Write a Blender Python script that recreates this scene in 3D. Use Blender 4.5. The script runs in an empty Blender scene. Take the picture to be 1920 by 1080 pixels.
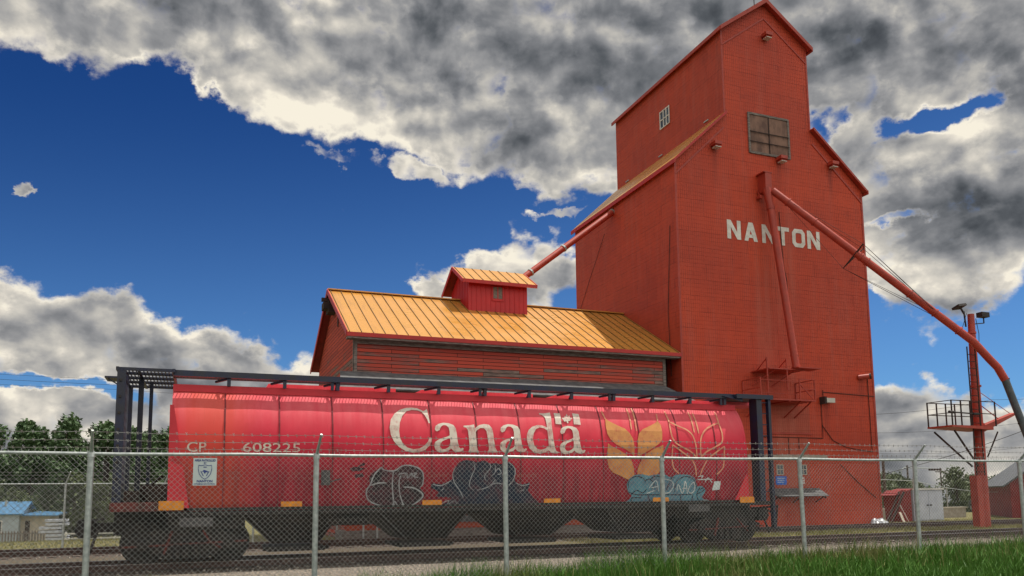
import bpy, math, random, json
from mathutils import Vector, Matrix
from mathutils.geometry import tessellate_polygon
import bmesh
R = math.radians
random.seed(7)
sc = bpy.context.scene
COL = sc.collection

# ------------------------------------------------------------------ camera, light, sky
YAW, PITCH, ROLL = 0.377356901, 0.117945844, -0.0112066709
Fw = Vector((math.sin(YAW)*math.cos(PITCH), math.cos(YAW)*math.cos(PITCH), math.sin(PITCH)))
rr = Vector((math.cos(YAW), -math.sin(YAW), 0)); uu = rr.cross(Fw)
r2 = rr*math.cos(ROLL)+uu*math.sin(ROLL); u2 = -rr*math.sin(ROLL)+uu*math.cos(ROLL)
cd = bpy.data.cameras.new('camera'); cam = bpy.data.objects.new('camera', cd); COL.objects.link(cam)
m = Matrix((r2, u2, -Fw)).transposed().to_4x4(); m.translation = (0, 0, 1.65)
cam.matrix_world = m
cd.sensor_fit = 'HORIZONTAL'; cd.sensor_width = 36; cd.lens = 1495.61/1920*36
cd.shift_y = 212.5/1920; cd.clip_start = .1; cd.clip_end = 3000
sc.camera = cam

SUN = Vector((0.34, 0.02, 0.94)).normalized()
ld = bpy.data.lights.new('sun', 'SUN'); ld.energy = 5.0; ld.angle = R(.5); ld.color = (1, .94, .85)
lo = bpy.data.objects.new('sun', ld); COL.objects.link(lo)
lo.rotation_euler = SUN.to_track_quat('Z', 'Y').to_euler()
sc.view_settings.view_transform = 'Standard'; sc.view_settings.look = 'None'
sc.view_settings.exposure = 0; sc.view_settings.gamma = 1

SKY_COV = [(20.15,15.61,3.14,1.79,0),(23.7,16.12,3.34,2.79,0),(17.41,14.66,2.15,1.05,0),(15.45,22.76,2.96,0.84,-10,0.8),(9.6,23.25,3.45,0.55,-5,0.62),(26.59,22.41,3.37,1.7,0,0.85),(25.74,20.22,2.37,0.32,0,0.7),(-11.61,19.16,0.84,0.67,0)]
SKY_HOLE = [(-8.95,7.16,4.89,0.53,-3,0.75),(51.61,23.19,2.56,0.91,5,0.95),(48.52,17.23,2.51,0.4,12,0.7),(44.62,23.32,1.19,0.97,0,0.5),(49.45,7.81,3.93,0.61,-5,0.5)]
SKY_DARK = [(-6.62,29.44,9.55,1.73,-5,0.5),(5.97,32.01,8.37,1.21,0,0.4),(15.43,29.76,5.22,1.94,-20,0.5),(21.44,24.81,3.21,2.42,0,0.4),(33.58,30.63,12.86,4.69,0,0.62),(44.74,25.24,4.09,3.48,0,0.5),(50.28,28.11,6.27,1.89,-10,0.6),(53.69,17.32,4.84,2.66,-10,1.0),(55.11,24.23,1.97,1.74,0,0.5),(-7.16,9.52,5.69,0.8,-5,0.3),(1.96,7.21,5.49,0.9,0,0.25),(48.28,13.73,2.82,0.74,0,0.35),(49.67,11.18,3.34,0.94,0,0.6),(50.64,3.17,4.39,1.0,0,0.35),(47.43,20.23,1.94,0.65,0,0.3),(20.31,31.61,6.12,1.89,0,0.25)]
SKY_BRIGHT = [(2.39,27.51,4.34,1.9,-20,0.4),(9.55,26.13,7.33,2.0,-20,0.42),(18.24,26.52,2.41,1.69,0,0.4),(46.57,22.17,2.63,1.29,0,0.6),(50.35,20.83,2.76,0.88,10,0.7),(49.37,15.93,3.4,1.48,0,0.5),(49.77,12.69,2.43,0.83,10,0.5),(-2.57,12.11,3.59,1.21,-10,0.4),(-9.94,12.4,3.42,0.97,0,0.3),(23.32,17.43,3.55,1.48,0,0.5),(19.37,16.35,2.36,1.12,0,0.4),(-9.89,6.02,2.53,0.98,0,0.4),(49.34,6.12,2.72,0.61,0,0.4),(49.36,28.77,0.96,1.45,-20,0.5),(53.47,25.54,1.17,1.45,-40,0.5),(25.86,25.23,3.59,2.06,0,0.2),(50.69,4.01,3.51,0.67,0,0.3)]
SKY_UPPER = [(-12.47, 26.02), (-8.95, 26.42), (-5.16, 26.45), (-1.87, 27.81), (0.29, 26.1), (1.75, 25.01), (6.17, 24.07), (11.52, 23.64), (15.45, 23.36), (19.41, 22.36), (23.4, 22.33), (27.37, 22.02), (31.23, 20.38), (38.67, 18.33), (44.15, 15.61), (46.55, 11.52), (50.23, 10.45), (52.98, 11.77), (55.01, 12.45)]
SKY_LOWER = [(-11.69, 13.47), (-7.33, 13.19), (-3.91, 13.31), (-1.6, 12.54), (1.84, 11.07), (6.47, 10.3), (9.41, 10.2), (15.47, 8.03), (23.16, 6.45), (38.1, 6.03), (44.95, 6.57), (48.16, 6.95), (50.59, 6.87), (52.55, 5.72), (54.44, 4.94)]

w = bpy.data.worlds.new('World'); sc.world = w; w.use_nodes = True
nt = w.node_tree; nt.nodes.clear()
def N(t, **k):
    n = nt.nodes.new(t)
    for a, b in k.items(): setattr(n, a, b)
    return n
def LK(a, b): nt.links.new(a, b)
def setin(sock, v):
    if isinstance(v, bpy.types.NodeSocket): LK(v, sock)
    else: sock.default_value = v
def M_(op, a, b=0., c=0., clamp=False):
    n = N('ShaderNodeMath', operation=op, use_clamp=clamp)
    setin(n.inputs[0], a); setin(n.inputs[1], b)
    if op in ('MULTIPLY_ADD', 'SMOOTH_MIN', 'SMOOTH_MAX', 'COMPARE'): setin(n.inputs[2], c)
    return n.outputs[0]
def V_(op, a, b=None, s=None):
    n = N('ShaderNodeVectorMath', operation=op)
    setin(n.inputs[0], a)
    if b is not None: setin(n.inputs[1], b)
    if s is not None: setin(n.inputs['Scale'], s)
    return n.outputs['Value'] if op in ('LENGTH', 'DOT_PRODUCT', 'DISTANCE') else n.outputs[0]
def MR(v, a, b, c=0., d=1., kind='SMOOTHSTEP'):
    n = N('ShaderNodeMapRange', interpolation_type=kind)
    setin(n.inputs['Value'], v); n.inputs['From Min'].default_value = a; n.inputs['From Max'].default_value = b
    n.inputs['To Min'].default_value = c; n.inputs['To Max'].default_value = d
    return n.outputs[0]
def NZ(vec, scale, det=8, rough=.55, dist=0., lac=2.):
    n = N('ShaderNodeTexNoise', noise_dimensions=ND); setin(n.inputs['Vector'], vec); n.inputs['Scale'].default_value = scale
    n.inputs['Detail'].default_value = det; n.inputs['Roughness'].default_value = rough; n.inputs['Distortion'].default_value = dist
    n.inputs['Lacunarity'].default_value = lac
    return n
ND = '2D'
geo = N('ShaderNodeTexCoord'); dirv = geo.outputs['Generated']
sep = N('ShaderNodeSeparateXYZ'); LK(dirv, sep.inputs[0])
az = M_('MULTIPLY', M_('ARCTAN2', sep.outputs[0], sep.outputs[1]), 57.29578)
el = M_('MULTIPLY', M_('ARCSINE', sep.outputs[2]), 57.29578)
cmb = N('ShaderNodeCombineXYZ'); LK(az, cmb.inputs[0]); LK(el, cmb.inputs[1]); ae = cmb.outputs[0]
# sky clouds: noise-displaced weather map in azimuth / elevation
nv = V_('MULTIPLY', ae, (.1, .135, 0.))           # noise space, flattened clouds
warp = NZ(nv, 1.5, 7, .6)
wv = V_('SUBTRACT', warp.outputs['Color'], (.5, .5, .5))
P = V_('ADD', ae, V_('MULTIPLY', wv, (8.5, 4.6, 0.)))
def blob(t, vec, soft):
    mp = N('ShaderNodeMapping', vector_type='TEXTURE')
    LK(vec, mp.inputs['Vector'])
    mp.inputs['Location'].default_value = (t[0], t[1], 0); mp.inputs['Rotation'].default_value = (0, 0, R(t[4]))
    mp.inputs['Scale'].default_value = (t[2], t[3], 1)
    return MR(V_('LENGTH', mp.outputs[0]), 1-soft, 1+soft, (t[5] if len(t) > 5 else 1.), 0.)
def union(lst, vec, soft):
    o = None
    for t in lst:
        b = blob(t, vec, soft); o = b if o is None else M_('MAXIMUM', o, b)
    return o
def total(lst, vec, soft):
    o = None
    for t in lst:
        b = blob(t, vec, soft); o = b if o is None else M_('ADD', o, b)
    return o
def profile(pts):                                    # cloud-deck elevation as a curve of azimuth
    n = N('ShaderNodeFloatCurve'); c = n.mapping.curves[0]
    q = [((a+16)/76., e_/40.) for a, e_ in pts]
    c.points[0].location = (0., q[0][1]); c.points[1].location = (1., q[-1][1])
    for a in q: c.points.new(*a)
    n.mapping.update()
    LK(MR(psep.outputs[0], -16., 60., 0., 1., 'LINEAR'), n.inputs['Value'])
    return M_('MULTIPLY', n.outputs[0], 40.)
psep = N('ShaderNodeSeparateXYZ'); LK(P, psep.inputs[0]); pel = psep.outputs[1]
up = MR(M_('SUBTRACT', pel, profile(SKY_UPPER)), -1.3, 1.8)
lo_ = MR(M_('SUBTRACT', profile(SKY_LOWER), pel), -1.0, 1.4)
cov = M_('MAXIMUM', M_('MAXIMUM', up, lo_), union(SKY_COV, P, .55))
hol = union(SKY_HOLE, P, .6)
cov = M_('MULTIPLY', cov, M_('SUBTRACT', 1., hol))
# beyond the photographed part of the sky: broken cloud all round
away = MR(M_('ABSOLUTE', M_('SUBTRACT', az, 22.)), 42., 75.)
out = M_('MULTIPLY', away, .85); high = MR(el, 36., 60.)
hi = M_('MULTIPLY', high, .75)
cov = M_('MAXIMUM', cov, M_('MAXIMUM', out, hi))
def fbm(vec):
    a = NZ(vec, 3.1, 8, .58)
    v = N('ShaderNodeTexVoronoi', feature='SMOOTH_F1', voronoi_dimensions='2D'); LK(V_('ADD', vec, V_('SCALE', V_('SUBTRACT', a.outputs['Color'], (.5, .5, .5)), s=.35)), v.inputs['Vector'])
    v.inputs['Scale'].default_value = 3.4; v.inputs['Smoothness'].default_value = .6
    v.inputs['Detail'].default_value = 1.5; v.inputs['Roughness'].default_value = .5
    return M_('ADD', M_('MULTIPLY', a.outputs['Fac'], .62), M_('MULTIPLY', M_('SUBTRACT', .95, v.outputs['Distance']), .40))
h0 = fbm(nv)
g0 = NZ(nv, 1.8, 7, .44, .15).outputs['Fac']; g1 = NZ(V_('ADD', nv, (.05, .13, 0.)), 1.8, 7, .44, .15).outputs['Fac']   # towards the light, up and to the right
dens = M_('ADD', cov, M_('MULTIPLY', M_('SUBTRACT', h0, .50), 1.4))
alpha = MR(dens, .26, .74)
relief = M_('ADD', M_('MULTIPLY', M_('SUBTRACT', g0, g1), 1.45), M_('MULTIPLY', M_('SUBTRACT', h0, .5), .30))
big = NZ(V_('ADD', nv, (3.1, 7.7, 0.)), 1.1, 4, .45).outputs['Fac']
edge = MR(dens, .50, 1.05, .26, -.04)                  # thin rims glow
sh = M_('ADD', M_('ADD', .675, relief), edge)
sh = M_('ADD', sh, M_('MULTIPLY', M_('SUBTRACT', big, .5), .42))
sh = M_('SUBTRACT', sh, M_('MULTIPLY', total(SKY_DARK, P, .9), .42))
sh = M_('ADD', sh, M_('MULTIPLY', total(SKY_BRIGHT, P, .9), .33))
fine = NZ(nv, 14., 6, .6).outputs['Fac']
sh = M_('ADD', sh, M_('MULTIPLY', M_('SUBTRACT', fine, .5), .08))
cr = N('ShaderNodeValToRGB'); LK(sh, cr.inputs[0])
e = cr.color_ramp.elements
def srgb(r, g, b):
    f = lambda c: (c/255/12.92 if c <= 10 else ((c/255+.055)/1.055)**2.4)
    return (f(r), f(g), f(b), 1)
e[0].position = 0.; e[0].color = srgb(56, 60, 66)
e[1].position = 1.; e[1].color = srgb(248, 240, 222)
for p, c in ((.20, (88, 92, 97)), (.40, (122, 124, 128)), (.58, (154, 154, 155)), (.78, (196, 192, 184)), (.92, (226, 219, 206))):
    x = e.new(p); x.color = srgb(*c)
# unseen clouds behind the camera and overhead, brightened to add fill light
cl = V_('SCALE', cr.outputs[0], s=M_('ADD', 10., M_('ADD', M_('MULTIPLY', MR(sep.outputs[1], -.05, -.75, 0., 1.), 11.5), M_('MULTIPLY', high, 2.))))
sky = N('ShaderNodeTexSky', sky_type='NISHITA', sun_disc=False)
sky.sun_elevation = math.asin(SUN.z); sky.sun_rotation = math.atan2(SUN.x, SUN.y); sky.altitude = 1000
sky.air_density = 1.; sky.dust_density = .4; sky.ozone_density = 3.
# deep polarised blue high up, paler towards the horizon
tint = N('ShaderNodeMix', data_type='RGBA'); LK(MR(M_('ADD', el, M_('MULTIPLY', az, -.12)), 3., 30.), tint.inputs['Factor'])
tint.inputs['A'].default_value = (.42, .70, .98, 1); tint.inputs['B'].default_value = (.09, .27, .58, 1)
skc = V_('MULTIPLY', sky.outputs[0], tint.outputs['Result'])
mx = N('ShaderNodeMix', data_type='RGBA'); LK(alpha, mx.inputs['Factor']); LK(skc, mx.inputs['A']); LK(cl, mx.inputs['B'])
bg = N('ShaderNodeBackground'); LK(mx.outputs['Result'], bg.inputs[0]); bg.inputs[1].default_value = .1
w.cycles.sampling_method = 'MANUAL'; w.cycles.sample_map_resolution = 512
wo = N('ShaderNodeOutputWorld'); LK(bg.outputs[0], wo.inputs[0])

# ------------------------------------------------------------------ materials
ND = '3D'
def newmat(name, rough=.8, metal=0., spec=.5):
    global nt
    mt = bpy.data.materials.new(name); mt.use_nodes = True; nt = mt.node_tree
    b = nt.nodes['Principled BSDF']; b.inputs['Roughness'].default_value = rough; b.inputs['Metallic'].default_value = metal
    b.inputs['Specular IOR Level'].default_value = spec
    return mt, b
def objvec(kind='obj'):
    g = N('ShaderNodeNewGeometry'); return g.outputs['Position']
def MIX(f, a, b, mode='MIX'):
    n = N('ShaderNodeMix', data_type='RGBA', blend_type=mode)
    setin(n.inputs['Factor'], f); setin(n.inputs['A'], a); setin(n.inputs['B'], b); return n.outputs['Result']
def bump(bsdf, h, s=.3, d=.02):
    n = N('ShaderNodeBump'); LK(h, n.inputs['Height']); n.inputs['Strength'].default_value = s; n.inputs['Distance'].default_value = d
    LK(n.outputs[0], bsdf.inputs['Normal'])
def c4(c): return (c[0], c[1], c[2], 1)
MATS = {}
def simple(name, c, c2=None, rough=.7, metal=0., scale=2., bmp=.15, stretch=(1, 1, 1), det=6, spec=.5, lo_=.35, hi_=.65, bd=.02):
    mt, b = newmat(name, rough, metal, spec)
    c2 = c2 or tuple(x*.7 for x in c)
    v = V_('MULTIPLY', objvec(), stretch)
    n = NZ(v, scale, det, .6)
    LK(MIX(MR(n.outputs['Fac'], lo_, hi_), c4(c), c4(c2)), b.inputs['Base Color'])
    if bmp: bump(b, n.outputs['Fac'], bmp, bd)
    MATS[name] = mt; return mt

def tin_siding(name, axis, c, c2, dark):
    # pressed tin siding: rows of small embossed panels, painted many times
    mt, b = newmat(name, .62, 0, .35)
    p = objvec(); s = N('ShaderNodeSeparateXYZ'); LK(p, s.inputs[0])
    cb = N('ShaderNodeCombineXYZ'); LK(s.outputs['XY'.index(axis)], cb.inputs[0]); LK(s.outputs[2], cb.inputs[1])
    wob = NZ(cb.outputs[0], 1.1, 4, .6)
    v = V_('ADD', cb.outputs[0], V_('SCALE', V_('SUBTRACT', wob.outputs['Color'], (.5, .5, .5)), s=.09))
    def brick(w_, h_, mo, off=.5):
        k = N('ShaderNodeTexBrick'); LK(v, k.inputs['Vector']); k.inputs['Scale'].default_value = 1
        k.inputs['Brick Width'].default_value = w_; k.inputs['Row Height'].default_value = h_; k.inputs['Mortar Size'].default_value = mo
        k.inputs['Mortar Smooth'].default_value = .6; k.offset = off
        k.inputs['Color1'].default_value = (0, 0, 0, 1); k.inputs['Color2'].default_value = (1, 1, 1, 1); k.inputs['Mortar'].default_value = (.5, .5, .5, 1)
        return k
    k1 = brick(1.1, .19, .012, .5); k2 = brick(2.4, .76, .020, .37)
    kv = brick(.115, 40., .020, 0.)
    big = NZ(v, .22, 5, .55).outputs['Fac']; med = NZ(v, 1.7, 6, .6).outputs['Fac']
    st = NZ(V_('MULTIPLY', v, (2.2, .16, 1)), 1., 6, .6).outputs['Fac']
    col = MIX(MR(big, .35, .65), c4(c), c4(c2))
    col = MIX(MR(st, .46, .72, 0, .5), col, c4((c2[0]*1.05, c2[1]+.045, c2[2]+.04)))
    fade = NZ(V_('MULTIPLY', v, (1, .5, 1)), .55, 7, .65).outputs['Fac']
    col = MIX(MR(fade, .56, .72, 0, .45), col, c4((c2[0]*.62, c2[1]*.7, c2[2]*.8)))
    col = MIX(M_('MULTIPLY', k2.outputs['Color'], .14), col, c4(dark))
    kk = MIX(M_('MULTIPLY', k1.outputs['Color'], .12), col, c4(tuple(x*1.25 for x in c)))
    seam = M_('MAXIMUM', M_('MULTIPLY', k1.outputs['Fac'], .48), M_('MULTIPLY', k2.outputs['Fac'], .60))
    brk = MR(med, .38, .62, .25, 1.)
    kk = MIX(M_('MULTIPLY', seam, M_('MULTIPLY', brk, .85)), kk, c4(dark))
    kk = MIX(M_('MULTIPLY', M_('MULTIPLY', kv.outputs['Fac'], brk), .5), kk, c4(dark))
    if axis == 'X':                                   # weathered strip under the spout, drips below fixtures
        strip = M_('MULTIPLY', M_('MULTIPLY', MR(s.outputs[0], 24.1, 24.7), MR(s.outputs[0], 27.2, 26.4)), MR(s.outputs[2], 16.5, 13.))
        kk = MIX(M_('MULTIPLY', M_('MULTIPLY', strip, MR(st, .35, .65, .2, 1.)), .42), kk, (.50, .13, .085, 1))
        for fx_, fz_ in ((22.3, 17.9), (26.1, 17.8), (29.33, 17.9), (25.0, 15.8), (28.2, 5.9), (30.5, 7.2)):
            m_ = M_('MULTIPLY', MR(M_('ABSOLUTE', M_('SUBTRACT', s.outputs[0], fx_)), .28, .02), M_('MULTIPLY', MR(s.outputs[2], fz_, fz_-.05), MR(s.outputs[2], fz_-2.2, fz_-.2)))
            kk = MIX(M_('MULTIPLY', M_('MULTIPLY', m_, MR(st, .4, .6, .3, 1.)), .55), kk, c4(dark))
    LK(kk, b.inputs['Base Color'])
    h = M_('ADD', M_('MULTIPLY', seam, -1.), M_('ADD', M_('MULTIPLY', med, .9), M_('MULTIPLY', kv.outputs['Fac'], -.55)))
    bump(b, h, .55, .03)
    MATS[name] = mt
tin_siding('tin_front', 'X', (.57, .066, .024), (.47, .056, .026), (.17, .014, .007))
tin_siding('tin_side', 'Y', (.52, .064, .025), (.45, .056, .027), (.15, .014, .007))

tin_siding('tin_patch', 'X', (.44, .075, .040), (.38, .070, .040), (.20, .028, .018))
def boards(name, axis, row=.145, length=2.7, grey=.5, slope=0.):
    mt, b = newmat(name, .85, 0, .25)
    p = objvec(); s = N('ShaderNodeSeparateXYZ'); LK(p, s.inputs[0])
    cb = N('ShaderNodeCombineXYZ'); LK(s.outputs['XY'.index(axis)], cb.inputs[0]); LK(s.outputs[2], cb.inputs[1])
    v = cb.outputs[0]
    k = N('ShaderNodeTexBrick'); LK(v, k.inputs['Vector']); k.inputs['Scale'].default_value = 1
    k.inputs['Brick Width'].default_value = length; k.inputs['Row Height'].default_value = row; k.inputs['Mortar Size'].default_value = .012
    k.inputs['Mortar Smooth'].default_value = .3; k.offset = .41
    k.inputs['Color1'].default_value = (0, 0, 0, 1); k.inputs['Color2'].default_value = (1, 1, 1, 1); k.inputs['Mortar'].default_value = (.5, .5, .5, 1)
    grain = NZ(V_('MULTIPLY', v, (1.2, 16, 1)), 1.6, 8, .65).outputs['Fac']
    patch = NZ(V_('MULTIPLY', v, (.5, 2.2, 1)), 1., 6, .6).outputs['Fac']
    low = MR(s.outputs[2], 6.3, 8.2, .16, -.05)
    f = M_('ADD', M_('ADD', M_('MULTIPLY', k.outputs['Color'], .24), M_('MULTIPLY', grain, .42)), M_('ADD', M_('MULTIPLY', patch, .55), low))
    f = MR(f, .67+(.5-grey)*.3, .86+(.5-grey)*.3)
    red = MIX(k.outputs['Color'], (.54, .085, .055, 1), (.36, .060, .045, 1))
    wood = MIX(MR(grain, .4, .6), (.27, .20, .17, 1), (.13, .095, .085, 1))
    col = MIX(f, red, wood)
    col = MIX(k.outputs['Fac'], col, (.035, .02, .018, 1))
    LK(col, b.inputs['Base Color'])
    bump(b, M_('ADD', M_('MULTIPLY', k.outputs['Fac'], -1.), M_('MULTIPLY', grain, .5)), .7, .02)
    MATS[name] = mt
boards('boards_front', 'X'); boards('boards_gable', 'Y', .16, 3.1, .45)
simple('red_trim', (.48, .018, .014), (.40, .02, .018), .5, scale=3)
simple('dormer_red', (.52, .014, .014), (.46, .012, .014), .5, scale=2)
simple('rib_shade', (.22, .11, .02), (.10, .05, .01), .6)  # shading of the roof ribs put into a darker brown
simple('weathered_wood', (.24, .21, .19), (.12, .10, .09), .9, scale=4, stretch=(1, 1, 6))
simple('dark_wood', (.05, .025, .02), (.03, .02, .018), .9)
simple('shingle_grey', (.13, .13, .135), (.08, .08, .085), .9, scale=3)
simple('loft_boards', (.26, .15, .11), (.13, .075, .06), .9, scale=2.5, stretch=(1, 1, .5))
simple('concrete', (.40, .36, .31), (.30, .26, .22), .9, scale=5)
simple('white_paint', (.72, .72, .70), (.58, .58, .56), .7, scale=4)
simple('letter_white', (.78, .76, .70), (.60, .58, .52), .8, scale=3)
simple('glass_dark', (.05, .07, .09), (.09, .12, .15), .12, scale=1, bmp=0)
simple('pipe_red', (.42, .045, .022), (.33, .036, .02), .5, scale=3, bmp=.1)
simple('pipe_dark', (.05, .065, .075), (.08, .09, .10), .5, scale=3)
simple('navy_steel', (.012, .018, .055), (.02, .022, .035), .45, scale=4, bmp=.1)
simple('black_steel', (.013, .012, .014), (.034, .026, .023), .65, scale=6, bmp=.3)
simple('rusty_deck', (.16, .035, .03), (.07, .03, .026), .8, scale=5)
simple('steel_grate', (.055, .055, .06), (.09, .085, .085), .6, scale=5)
simple('galvanised', (.50, .54, .53), (.34, .38, .38), .42, metal=.35, scale=14, bmp=.1)
simple('wire', (.36, .37, .36), (.26, .27, .27), .5, metal=.2, scale=9, bmp=0)
simple('barb_wire', (.42, .42, .42), (.25, .22, .20), .5, metal=.3, scale=9, bmp=0)
simple('orange_reflector', (.80, .30, .012), (.62, .22, .012), .45, scale=8, bmp=0)
simple('gold_line', (.74, .34, .20), (.60, .22, .14), .7, scale=6, bmp=0)
simple('faint_tan', (.40, .12, .10), (.30, .07, .07), .8, scale=7, bmp=0)
simple('sign_blue', (.02, .14, .60), (.02, .11, .5), .5, scale=4, bmp=0)
simple('ink_blue', (.02, .05, .26), (.03, .06, .28), .6, scale=4, bmp=0)
simple('sign_white', (.66, .74, .74), (.58, .66, .67), .5, scale=3, bmp=0)
simple('rail_steel', (.10, .06, .05), (.06, .035, .03), .6, metal=.2, scale=5)
simple('rail_top', (.50, .50, .52), (.42, .40, .40), .25, metal=.9, scale=5)
simple('tie_wood', (.060, .042, .035), (.10, .075, .06), .9, scale=6, stretch=(3, 1, 3))
simple('bark', (.10, .075, .055), (.06, .045, .035), .95, scale=8)
simple('leaf_dark', (.048, .098, .036), (.085, .145, .055), .6, scale=1.5, bmp=0)
simple('leaf_olive', (.060, .085, .030), (.09, .12, .04), .65, scale=1.5, bmp=0)
simple('blue_roof', (.08, .21, .38), (.06, .17, .31), .45, scale=2)
simple('pale_siding', (.42, .50, .56), (.36, .42, .48), .8, scale=2)
simple('beige_wall', (.50, .45, .38), (.42, .38, .31), .8, scale=2)
simple('grey_roof', (.12, .13, .15), (.09, .10, .11), .85, scale=2)
simple('pink_roof', (.55, .06, .10), (.45, .05, .09), .6, scale=2)
simple('barn_red', (.24, .018, .018), (.18, .015, .016), .8, scale=2)
simple('cabinet_grey', (.52, .56, .66), (.44, .48, .58), .5, scale=2)
simple('car_silver', (.45, .47, .50), (.38, .40, .43), .3, metal=.4, scale=2, bmp=0)
simple('car_dark', (.04, .05, .07), (.03, .04, .05), .3, scale=2, bmp=0)
simple('rubber', (.02, .02, .02), None, .9)
simple('pole_wood', (.12, .09, .075), (.08, .06, .05), .9, scale=4)
simple('pipe_orange', (.46, .075, .025), (.36, .06, .03), .8, scale=3)
simple('patch_pink', (.36, .075, .045), (.30, .05, .035), .75, scale=1.3, stretch=(2, 1, .3), bmp=.4)
simple('lamp_glass', (.55, .55, .48), (.45, .45, .40), .3, bmp=0)
simple('plastic_sheet', (.30, .32, .35), (.22, .24, .27), .4, scale=5)

# car body paint: red, sunlit highlight painted on top, painted shade plus soot stains and vertical streaks on the lower panels
mt, b = newmat('car_red', .68, 0, .22)
p = objvec(); s = N('ShaderNodeSeparateXYZ'); LK(p, s.inputs[0])
n1 = NZ(V_('MULTIPLY', p, (3.2, 1, .35)), 1.6, 8, .65).outputs['Fac']
n2 = NZ(p, .9, 6, .6).outputs['Fac']; n3 = NZ(V_('MULTIPLY', p, (9, 2, .5)), 2., 6, .7).outputs['Fac']
col = MIX(MR(n2, .35, .65), (.72, .040, .075, 1), (.62, .030, .060, 1))
shade_dirt = M_('MULTIPLY', MR(s.outputs[2], 3.3, 1.9, 0., 1.), MR(n1, .25, .60, .45, 1.))  # lower side darkened: painted shade mixed with dirt
top_highlight = M_('MULTIPLY', MR(s.outputs[2], 3.0, 3.9), MR(n1, .3, .7, .5, 1.))  # sunlit highlight put into the colour of the upper side
col = MIX(M_('MULTIPLY', top_highlight, .5), col, (.80, .22, .24, 1))
col = MIX(M_('MULTIPLY', shade_dirt, .78), col, (.10, .016, .024, 1))
scratch = NZ(V_('MULTIPLY', p, (14, 1, 14)), 1.5, 6, .7).outputs['Fac']
col = MIX(MR(scratch, .64, .72, 0, .5), col, (.22, .05, .04, 1))
col = MIX(MR(n3, .60, .80, 0, .35), col, (.16, .02, .03, 1))
spot = MR(M_('ADD', M_('ABSOLUTE', M_('SUBTRACT', s.outputs[0], .3)), M_('MULTIPLY', n1, .8)), .5, 1.6, .35, 0.)
col = MIX(spot, col, (.62, .12, .02, 1))
LK(col, b.inputs['Base Color']); bump(b, M_('ADD', n2, M_('MULTIPLY', n1, .3)), .15, .02)
MATS['car_red'] = mt
def paint_mat(name, c, c2, under, amt):
    mt, b = newmat(name, .75, 0, .2); p = objvec()
    a = NZ(p, 3.2, 7, .65).outputs['Fac']; f_ = NZ(V_('MULTIPLY', p, (3, 1, 1.2)), 9., 6, .7).outputs['Fac']
    col = MIX(MR(a, .35, .65), c4(c), c4(c2)); LK(MIX(MR(M_('ADD', M_('MULTIPLY', a, .5), M_('MULTIPLY', f_, .5)), .48, .64, 0, amt), col, c4(under)), b.inputs['Base Color']); MATS[name] = mt
U_ = (.48, .04, .06)
for a_ in (('car_white', (.70, .65, .56), (.62, .50, .44), U_, .55), ('gold_paint', (.66, .31, .11), (.56, .24, .10), U_, .4), ('spray_black', (.028, .028, .032), (.07, .04, .05), (.16, .03, .04), .6),
           ('spray_navy', (.018, .030, .055), (.045, .05, .065), (.14, .03, .05), .6), ('spray_teal', (.13, .30, .37), (.09, .20, .27), (.24, .12, .14), .5), ('spray_silver', (.46, .48, .50), (.30, .31, .33), (.12, .10, .11), .7), ('spray_white', (.62, .66, .66), (.45, .52, .54), (.2, .3, .34), .6)): paint_mat(*a_)
simple('seam_dark', (.12, .012, .018), (.22, .02, .03), .7, scale=3, stretch=(1, 1, .6), bmp=0)
simple('flange_red', (.62, .022, .040), (.55, .02, .035), .5, scale=2, bmp=0)

# glossy ochre metal roof
mt, b = newmat('ochre_roof', .26, .25, .6)
p = objvec(); n1 = NZ(V_('MULTIPLY', p, (.7, 1.4, 1)), .8, 5, .6).outputs['Fac']; n2 = NZ(p, 6, 4, .6).outputs['Fac']
n5 = NZ(V_('MULTIPLY', p, (3.5, .35, .35)), 1.5, 7, .65).outputs['Fac']
rc = MIX(MR(n1, .35, .65), (.66, .32, .065, 1), (.55, .26, .055, 1))
LK(MIX(MR(n5, .50, .72, 0, .55), rc, (.42, .20, .06, 1)), b.inputs['Base Color'])
LK(MR(n1, .3, .7, .22, .40), b.inputs['Roughness']); bump(b, M_('ADD', n1, M_('MULTIPLY', n2, .1)), .12, .05)
MATS['ochre_roof'] = mt

# ground: gravel ballast, dry grass verges, green bank by position
mt, b = newmat('ground', .95, 0, .2)
p = objvec(); s = N('ShaderNodeSeparateXYZ'); LK(p, s.inputs[0])
vor = N('ShaderNodeTexVoronoi'); LK(p, vor.inputs['Vector']); vor.inputs['Scale'].default_value = 17
v2 = N('ShaderNodeTexVoronoi'); LK(p, v2.inputs['Vector']); v2.inputs['Scale'].default_value = 42
n1 = NZ(p, .5, 6, .6).outputs['Fac']; n2 = NZ(p, 6, 8, .7).outputs['Fac']; n3 = NZ(p, 35, 4, .7).outputs['Fac']
stone = MIX(V_('DOT_PRODUCT', vor.outputs['Color'], (.4, .3, .3)), (.16, .135, .11, 1), (.46, .40, .33, 1))
stone = MIX(V_('DOT_PRODUCT', v2.outputs['Color'], (.2, .2, .2)), stone, (.34, .30, .25, 1))
stone = MIX(MR(vor.outputs['Distance'], .35, .7, 0, .65), stone, (.06, .05, .045, 1))
dry = MIX(n3, (.34, .26, .12, 1), (.15, .15, .06, 1))
dry = MIX(MR(n2, .4, .65), dry, (.10, .12, .045, 1))
green = MIX(n3, (.03, .06, .015, 1), (.05, .05, .025, 1))
yv = M_('ADD', s.outputs[1], M_('MULTIPLY', M_('SUBTRACT', n2, .5), 1.4))
dark_ballast = MIX(V_('DOT_PRODUCT', vor.outputs['Color'], (.4, .3, .3)), (.05, .038, .032, 1), (.16, .13, .11, 1))
col = MIX(MR(yv, 13.4, 14.2), green, stone)
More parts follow.
